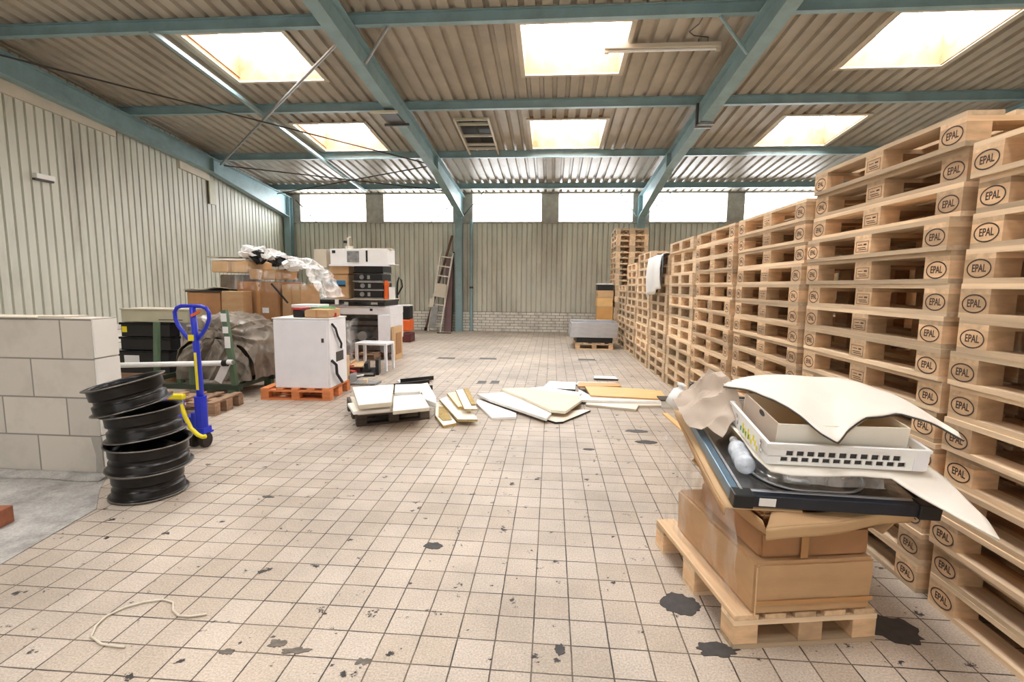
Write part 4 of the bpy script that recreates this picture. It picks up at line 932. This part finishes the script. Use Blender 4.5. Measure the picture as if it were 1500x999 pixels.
t = thing('tap_fitting', (-3.75, 9.0, 2.05), 'little chrome tap fitting standing on the white light box', 'tap')
MB().cyl((0, 0, 0), (0, 0, .05), .07, 14).build('foot', M['fascia'], t); MB().cyl((-.02, 0, .05), (-.02, 0, .2), .022, 10).build('stem', M['fascia'], t); bx('valve', M['black'], -.1, -.03, -.03, .03, .10, .15, t, bevel=.01); MB().beam((-.06, 0, .17), (.03, 0, .22), .025, .025).build('lever', M['fascia'], t)
# orange cylinder, trolley
t = thing('orange_canister', (-3.03, 8.9, 1.135), 'upright orange canister at the right end of the second heap', 'canister')
MB().cyl((0, 0, 0), (0, 0, .25), .045, 16).cyl((0, 0, .25), (0, 0, .30), .06, 16).build('body', M['orange'], t); MB().cyl((0, 0, .30), (0, 0, .34), .03, 12).build('cap', M['orange'], t); bx('panel', M['white_p'], .06, .15, -.03, .04, 0, .22, t)
t = thing('hand_truck', (-3.78, 11.9, 0), 'black and orange hand truck standing right of the second heap', 'hand truck')
hq = MB(); hq.tube([(0, 0, .2), (.0, 0, 1.2), (.02, -.02, 1.45), (.06, -.02, 1.58), (.12, -.02, 1.5), (.13, 0, 1.35), (.02, 0, 1.15)], .022, 8); hq.build('handle', M['black'], t, True)
bx('motor_box', M['black'], .10, .34, -.12, .2, .55, .88, t, bevel=.03); bx('orange_cowl', M['orange'], .13, .36, -.14, .2, .26, .55, t, bevel=.03); bx('foot', mat('maroon', (96, 44, 44), .6), .14, .38, -.2, .2, 0, .22, t, bevel=.02); bx('top_lip', M['white_p'], .1, .33, -.13, .2, .88, .905, t); bx('mast', M['darkmach'], -.03, .05, -.03, .03, .0, .9, t)
t = thing('board_stack', (-2.93, 8.85, .0), 'narrow beige board standing against the right end of the machine casing', 'board')
bx('board', M['card_l'], 0, .05, 0, .5, 0, .62, t); bx('dark_face', M['card_d'], .051, .06, .1, .4, .1, .5, t)

# stool frame and tray of parts
t = thing('white_stool', (-3.18, 7.75, 0), 'white metal stool frame in front of the second heap', 'stool', R(-4))
bx('top_frame', M['white'], 0, .54, 0, .34, .42, .46, t, bevel=.008)
for x, y in ((0, 0), (.50, 0), (0, .30), (.50, .30)): bx('leg', M['white'], x, x + .04, y, y + .04, 0, .42, t)
t = thing('parts_tray', (-3.28, 7.12, 0), 'low black tray of parts with a piece of cardboard on the floor', 'tray', R(14))
bx('base', M['black'], 0, .62, 0, .55, 0, .05, t); bx('front_rail', M['galv'], 0, .6, -.02, 0, .03, .06, t); bx('side_plate', M['black'], .46, .52, .02, .3, .05, .20, t); bx('side_plate', M['black'], .62, .67, .1, .4, .0, .24, t); bx('box', mat('maroon2', (88, 40, 36), .7), .08, .40, .05, .4, .05, .14, t); bx('cardboard', M['card_l'], .06, .44, .03, .46, .142, .16, t, bevel=.004)
MB().cyl((-.1, .05, .06), (.06, .05, .07), .05, 12).build('motor', M['black'], t)
t = thing('scrap_heap', (-3.1, 7.0, 0), 'small heap of cables, film and metal scrap right of the white cabinet', 'scrap')
sr = random.Random(11)
for k in range(16):
    x, y, z = sr.uniform(.02, .30), sr.uniform(-.24, -.10), sr.uniform(.0, .22); q = MB()
    if k % 3 == 0: q.tube([(x + sr.uniform(-.1, .1), y + sr.uniform(-.1, .1), max(.02, z + sr.uniform(-.06, .06))) for _ in range(5)], .014, 6); q.build('cable', M['black'], t, True)
    else:
        a = sr.uniform(0, 3); q.beam((x, y, z + .02), (x + .2 * cos(a), y + .2 * sin(a), z + sr.uniform(.0, .12)), .07, .02); q.build('scrap_piece', M[['galv', 'white_p', 'card', 'greymach', 'red', 'cream'][k % 6]], t)
t = thing('film_curtain', (-2.72, 6.32, .2), 'clear film hanging over scrap between white cabinet and machine casing', 'film')
MB().grid(lambda u, v: Vector((-.30 + .38 * u - .1 * v, .25 * u, .72 - .62 * v)) + .05 * noise.noise_vector(Vector((u * 8, v * 8, 3))), 20, 20).build('film', M['film'], t, True)
bx('inner_carton', M['card_l'], -.25, -.08, .12, .3, -.2, .22, t)

# ------------------------------------------------------------------ ladders against the end wall
def ladder(loc, L_, w_, lean, m_, label, n_, rz=0, tilt=0):
    t = thing('ladder', loc, label, 'ladder'); t.rotation_euler = (lean, tilt, rz)
    for s in (-1, 1): bx('stile', m_, s * w_ / 2 - .02, s * w_ / 2 + .02, -.035, .035, 0, L_, t)
    for k in range(n_): bx('rung', m_, -w_ / 2, w_ / 2, -.018, .018, .25 + k * (L_ - .4) / (n_ - 1) - .018, .25 + k * (L_ - .4) / (n_ - 1) + .018, t)
    return t
ladder((-3.47, 14.42, 0), 2.42, .36, R(-8), M['ladder_g'], 'pale aluminium ladder leaning on the end wall beside the blue column', 8, 0, R(8))
t = thing('wooden_pole', (-3.86, 14.88, 0), 'long brown wooden pole slanting behind the aluminium ladder', 'pole'); t.rotation_euler = (0, R(16.5), 0)
bx('shaft', M['ladder_r'], -.03, .03, -.03, .03, 0, 3.0, t, bevel=.006); bx('shoe', M['rubber'], -.036, .036, -.036, .036, 0, .1, t)
t = thing('plank', (-3.08, 14.62, 0), 'dull brown plank leaning on the end wall left of the blue column', 'plank'); t.rotation_euler = (R(-5), R(.8), 0)
bx('board', M['purple'], -.13, .08, -.02, .02, 0, 2.2, t); bx('edge', M['rubber'], .082, .11, -.025, .025, 0, 2.4, t)
t = thing('ladder_board', (-3.47, 14.39, 0), 'pale boards hung across the rungs of the aluminium ladder', 'board'); t.rotation_euler = (R(-8), R(8), 0)
bx('board', M['fascia'], -.15, .17, -.075, -.06, 1.05, 1.45, t); bx('board', M['galv'], -.17, .02, -.075, -.06, .1, .78, t); bx('board', M['fascia'], -.26, -.12, -.10, -.08, .72, .98, t)
tag(bx('floor_plate', M['darkrod'], -.2, .2, -.06, .06, 0, .02), 'flat dark strip lying on the floor at the column foot', 'strip').location = (-3.1, 14.1, 0)

# ------------------------------------------------------------------ white boards on and around the dark pallet
half_pallet((-1.90, 4.63, 0), R(30), 'dark pallet loaded with white boards in the middle of the floor', (M['dark_wood'],) * 3, .74, .75, 'wooden_pallet')
def board(name, pts, z, th, m_, label, edge=None, tilt=None):
    zs = z if isinstance(z, (list, tuple)) else [z] * len(pts)
    cx = sum(p[0] for p in pts) / len(pts); cy = sum(p[1] for p in pts) / len(pts); zb = min(zs)
    t = thing(name, (cx, cy, zb), label, 'board')
    MB().prism([(p[0] - cx, p[1] - cy, q - zb) for p, q in zip(pts, zs)], (0, 0, th)).build('panel', M[m_], t, bevel=.0)
    e = MB(); n_ = len(pts)
    for i in range(n_):
        a = Vector((pts[i][0] - cx, pts[i][1] - cy, zs[i] - zb + th * .5)); b = Vector((pts[(i + 1) % n_][0] - cx, pts[(i + 1) % n_][1] - cy, zs[(i + 1) % n_] - zb + th * .5))
        e.beam(a, b, .006, th * .8)
    e.build('edging', M[edge or 'edge'], t)
    return t
board('white_board', [(-1.85, 4.54), (-1.30, 4.83), (-1.62, 5.45), (-2.2, 5.2)], .145, .022, 'offwhite', 'lowest white board directly on the dark pallet, its edge showing at the left', 'fascia')
board('white_board', [(-1.86, 4.46), (-1.56, 4.62), (-1.80, 5.0), (-2.05, 4.78)], .17, .03, 'offwhite', 'narrow white board sticking out at the left front of the dark pallet', 'white_p')
board('white_board', [(-1.46, 4.42), (-1.16, 4.60), (-1.38, 5.15), (-1.65, 5.02)], .195, .035, 'offwhite', 'white board with dark knobs at the right front on the dark pallet', 'fascia')
board('white_board', [(-1.795, 4.43), (-1.535, 4.585), (-1.78, 5.42), (-2.17, 5.20)], .23, .045, 'offwhite', 'large thick white board topmost at the left of the dark pallet', 'fascia')
board('white_board', [(-1.68, 5.15), (-1.43, 5.25), (-1.50, 5.76), (-1.84, 5.67)], [.20, .20, .18, .18], .04, 'offwhite', 'white board at the back of the dark pallet beyond the large thick board', 'white_p')
board('white_board', [(-1.17, 4.92), (-1.24, 5.20), (-1.52, 5.95), (-1.60, 5.85), (-1.34, 5.1)], .145, .05, 'offwhite', 'long narrow white board running back along the right of the dark pallet', 'white_p')
for a, b, z, m_, lab in (((-2.45, 6.2), (-1.75, 6.8), .02, 'galv', 'grey metal profile lying behind the dark board pallet, nearest of three'),
                         ((-2.1, 6.18), (-1.6, 6.38), .03, 'darkmach', 'black edged profile lying behind the dark board pallet'),
                         ((-2.15, 6.75), (-1.75, 7.05), .03, 'white_p', 'white profile lying farthest behind the dark board pallet')):
    c = (Vector(a + (z,)) + Vector(b + (z,))) / 2; t = thing('metal_profile', c, lab, 'profile'); v = Vector(b + (z,)) - c
    MB().beam(-v, v, .13, .03).build('web', M[m_], t); MB().beam(-v + Vector((.05, -.05, .025)), v + Vector((.05, -.05, .025)), .015, .06).build('flange', M['black'], t)
t = thing('metal_profile', (-2.62, 6.62, 0), 'bent grey bracket among the profiles behind the dark board pallet', 'profile'); bx('plate', M['greymach'], -.2, .2, -.05, .2, .0, .03, t); bx('upright', M['galv'], -.2, -.16, -.05, .2, .03, .14, t); bx('bolt', M['cream'], .0, .06, .0, .06, .03, .08, t)
# scattered panels on the floor
board('white_board', [(-1.335, 5.6), (-1.21, 5.05), (-1.04, 4.68), (-.93, 4.79), (-1.12, 5.25), (-1.30, 5.64)], .0, .03, 'offwhite', 'narrow white panel with chipboard strip, leftmost of the scattered panels')
board('white_board', [(-1.16, 5.0), (-1.08, 4.84), (-1.0, 4.88), (-1.19, 5.4), (-1.25, 5.4)], .031, .006, 'edge', 'bare chipboard strip on the leftmost scattered panel')
board('white_board', [(-1.29, 5.61), (-.915, 4.78), (-.72, 4.80), (-.75, 4.92), (-1.24, 5.77)], .045, .025, 'offwhite', 'second white panel from the dark pallet among the scattered panels')
board('white_board', [(-1.24, 5.80), (-.98, 5.15), (-.80, 5.2), (-1.10, 5.95)], .075, .03, 'cream', 'cream panel lying on the second scattered white panel')
board('white_board', [(-1.15, 5.88), (-.88, 4.97), (-.75, 4.99), (-1.02, 5.95)], .108, .02, 'offwhite', 'narrow grooved panel topmost beside the dark board pallet')
board('white_board', [(-1.06, 5.92), (-.83, 5.12), (-.79, 5.13), (-1.01, 5.94)], .13, .012, 'edge', 'thin yellowish lath on the grooved panel beside the dark pallet')
board('white_board', [(-.86, 5.67), (-.6, 5.04), (-.35, 5.1), (-.37, 5.26), (-.88, 5.85)], .0, .028, 'white_p', 'blue white panel on the floor right of the grooved panels', 'white_p')
board('white_board', [(-.9, 6.0), (-.70, 5.70), (-.03, 4.95), (.02, 5.17), (-.55, 6.15)], .03, .03, 'offwhite', 'long pointed white panel at the front of the scattered panels', 'white_p')
board('white_board', [(-.62, 6.2), (-.30, 5.72), (.02, 5.18), (.17, 5.145), (.37, 5.68), (.36, 5.92), (-.34, 6.3)], .062, .03, 'cream', 'large cream panel with clipped corner in the middle of the scattered panels', 'offwhite')
board('white_board', [(-.2, 5.22), (.07, 4.965), (.14, 4.99), (.46, 5.5), (.38, 5.52)], .0, .022, 'offwhite', 'white panel with black edge jutting out under the large cream panel', 'black')
board('white_board', [(-.34, 6.3), (.33, 5.85), (.40, 6.15), (-.1, 6.46)], .05, .03, 'offwhite', 'white panel behind the large cream panel', 'white_p')
board('white_board', [(-.10, 6.43), (.33, 6.38), (.365, 6.87), (-.005, 6.90)], .04, .03, 'white_p', 'square white panel at the back of the scattered panels', 'darkrod')
board('white_board', [(.43, 5.75), (.98, 5.58), (1.04, 5.77), (1.43, 5.82), (1.49, 6.1), (.5, 6.3)], .0, .028, 'offwhite', 'white panel under the plywood sheet near the pallet row', 'fascia')
board('white_board', [(.355, 5.85), (.50, 5.84), (1.42, 5.88), (1.45, 6.05), (.5, 6.1), (.38, 6.45)], .03, .028, 'white_p', 'white panel edge framing the plywood sheet near the pallet row', 'white_p')
board('plywood_sheet', [(.505, 6.02), (1.40, 5.92), (1.435, 6.40), (1.0, 6.53), (.47, 6.6)], .06, .018, 'ply', 'yellow plywood sheet on the white panels near the pallet row', 'ply_d')
board('plywood_sheet', [(.37, 6.54), (.95, 6.62), (.95, 6.82), (.40, 6.82)], .06, .02, 'ply_d', 'darker orange plywood strip behind the yellow plywood sheet', 'ply_d')
board('white_board', [(.37, 6.9), (.93, 6.88), (.95, 7.1), (.4, 7.12)], .01, .02, 'white_p', 'white strip panel behind the orange plywood strip', 'galv')
board('white_board', [(.66, 7.42), (1.02, 7.40), (1.0, 7.62), (.68, 7.64)], .01, .02, 'white_p', 'small white panel with dark edge farthest back toward the aisle', 'darkrod')
board('wooden_lath', [(1.26, 5.50), (1.31, 4.80), (1.37, 4.82), (1.31, 5.52)], .0, .012, 'ply', 'pale wooden lath on the floor at the foot of the pallet row', 'ply_d')
t = thing('wooden_offcut', (1.36, 5.9, 0), 'dark edged offcut leaning at the foot of the pallet row beside the plywood', 'wood'); bx('block', M['white_p'], -.05, .12, -.1, .1, 0, .08, t); bx('edge', M['darkrod'], -.06, .13, -.11, .11, .08, .095, t)

# ------------------------------------------------------------------ floor details
def patch(x, y, rx, ry, label, seed, m_='oil', rz=0, name='floor_patch', jag=.25):
    rg = random.Random(seed); N_ = 36; pts = []
    for k in range(N_):
        a = 2 * pi * k / N_; q = 1 + jag * noise.noise(Vector((cos(a) * 2.2 + seed, sin(a) * 2.2, seed))) + .08 * rg.uniform(-1, 1)
        pts.append((rx * q * cos(a), ry * q * sin(a), 0))
    o = MB().prism(pts, (0, 0, .0022)).build(name, M[m_]); o.location = (x, y, .0004); o.rotation_euler = (0, 0, rz)
    return tag(o, label, 'stain')
patch(.60, 2.12, .085, .075, 'round black patch on the floor left of the loaded half pallet', 3)
patch(.672, 1.845, .075, .04, 'black patch on the floor at the near left corner of the half pallet', 8, jag=.5)
patch(1.45, 2.03, .095, .09, 'black patch on the floor at the right corner of the half pallet', 5, jag=.5)
patch(-.614, 2.50, .05, .035, 'small dark patch on the open tiles in the middle of the floor', 7)
patch(.86, 4.80, .11, .05, 'grey worn patch on the floor beyond the loaded half pallet, farther of two', 9, 'darkmach')
patch(.885, 4.46, .10, .05, 'dark patch on the floor beyond the loaded half pallet, nearer of two', 11)
patch(.35, 4.2, .05, .022, 'tiny dark chip on the floor before the two dark patches', 13)
patch(-1.05, 1.72, .035, .022, 'dirty dark patch on the tiles at the bottom of the floor, near the cable', 17, 'worn_patch', jag=.7)
patch(-.96, 1.69, .055, .014, 'streaky dark patch on the tiles right of the dirty patch', 19, 'worn_patch', jag=.8, rz=.2)
patch(-1.22, 1.66, .028, .014, 'small dirty patch on the tiles left of the dirty dark patch', 23, 'worn_patch', jag=.7)
patch(-.68, 1.66, .028, .016, 'thin dark chip in the joint near the picture bottom', 29, 'worn_patch', jag=.8)
patch(-1.85, 3.0, .04, .012, 'small black chip in the tiles right of the wheel rims', 31, jag=.6)
patch(.06, 1.79, .02, .028, 'black chip at a tile corner before the half pallet', 37, jag=.6)
for k, (x, y) in enumerate(((-.99, 7.03), (-.80, 7.06))):
    t = thing('floor_drain', (x, y, .0005), ('left', 'right')[k] + ' of two small dark drain grates behind the scattered panels', 'drain')
    bx('grate', M['darkrod'], -.06, .06, -.1, .1, 0, .004, t); bx('frame', M['galv'], -.07, .07, -.11, -.1, 0, .006, t)
for k, (x, y) in enumerate(((-2.0, 9.3), (-1.2, 9.35), (.7, 9.5))):
    t = thing('floor_drain', (x, y, .0005), ('dark drain slot in the far floor, nearest the second heap', 'dark drain slot in the far floor before the blue column', 'dark drain slot in the far floor before the silver trays')[k], 'drain')
    bx('grate', M['darkrod'], -.16, .16, -.08, .08, 0, .004, t); bx('frame', M['galv'], -.18, .18, -.1, -.08, 0, .006, t)
pts = [(-1.62, 1.64), (-1.72, 1.645), (-1.80, 1.68), (-1.84, 1.74), (-1.85, 1.80), (-1.82, 1.86), (-1.77, 1.90), (-1.70, 1.925), (-1.64, 1.91), (-1.60, 1.86), (-1.55, 1.83), (-1.50, 1.83), (-1.44, 1.85)]
o = MB().tube([(x + 1.65, y - 1.78, .006) for x, y in pts], .0042, 8).build('cable', M['fascia'], None, True); o.location = (-1.65, 1.78, .001)
tag(o, 'thin pale cable curling on the tiles in the left foreground', 'cable')
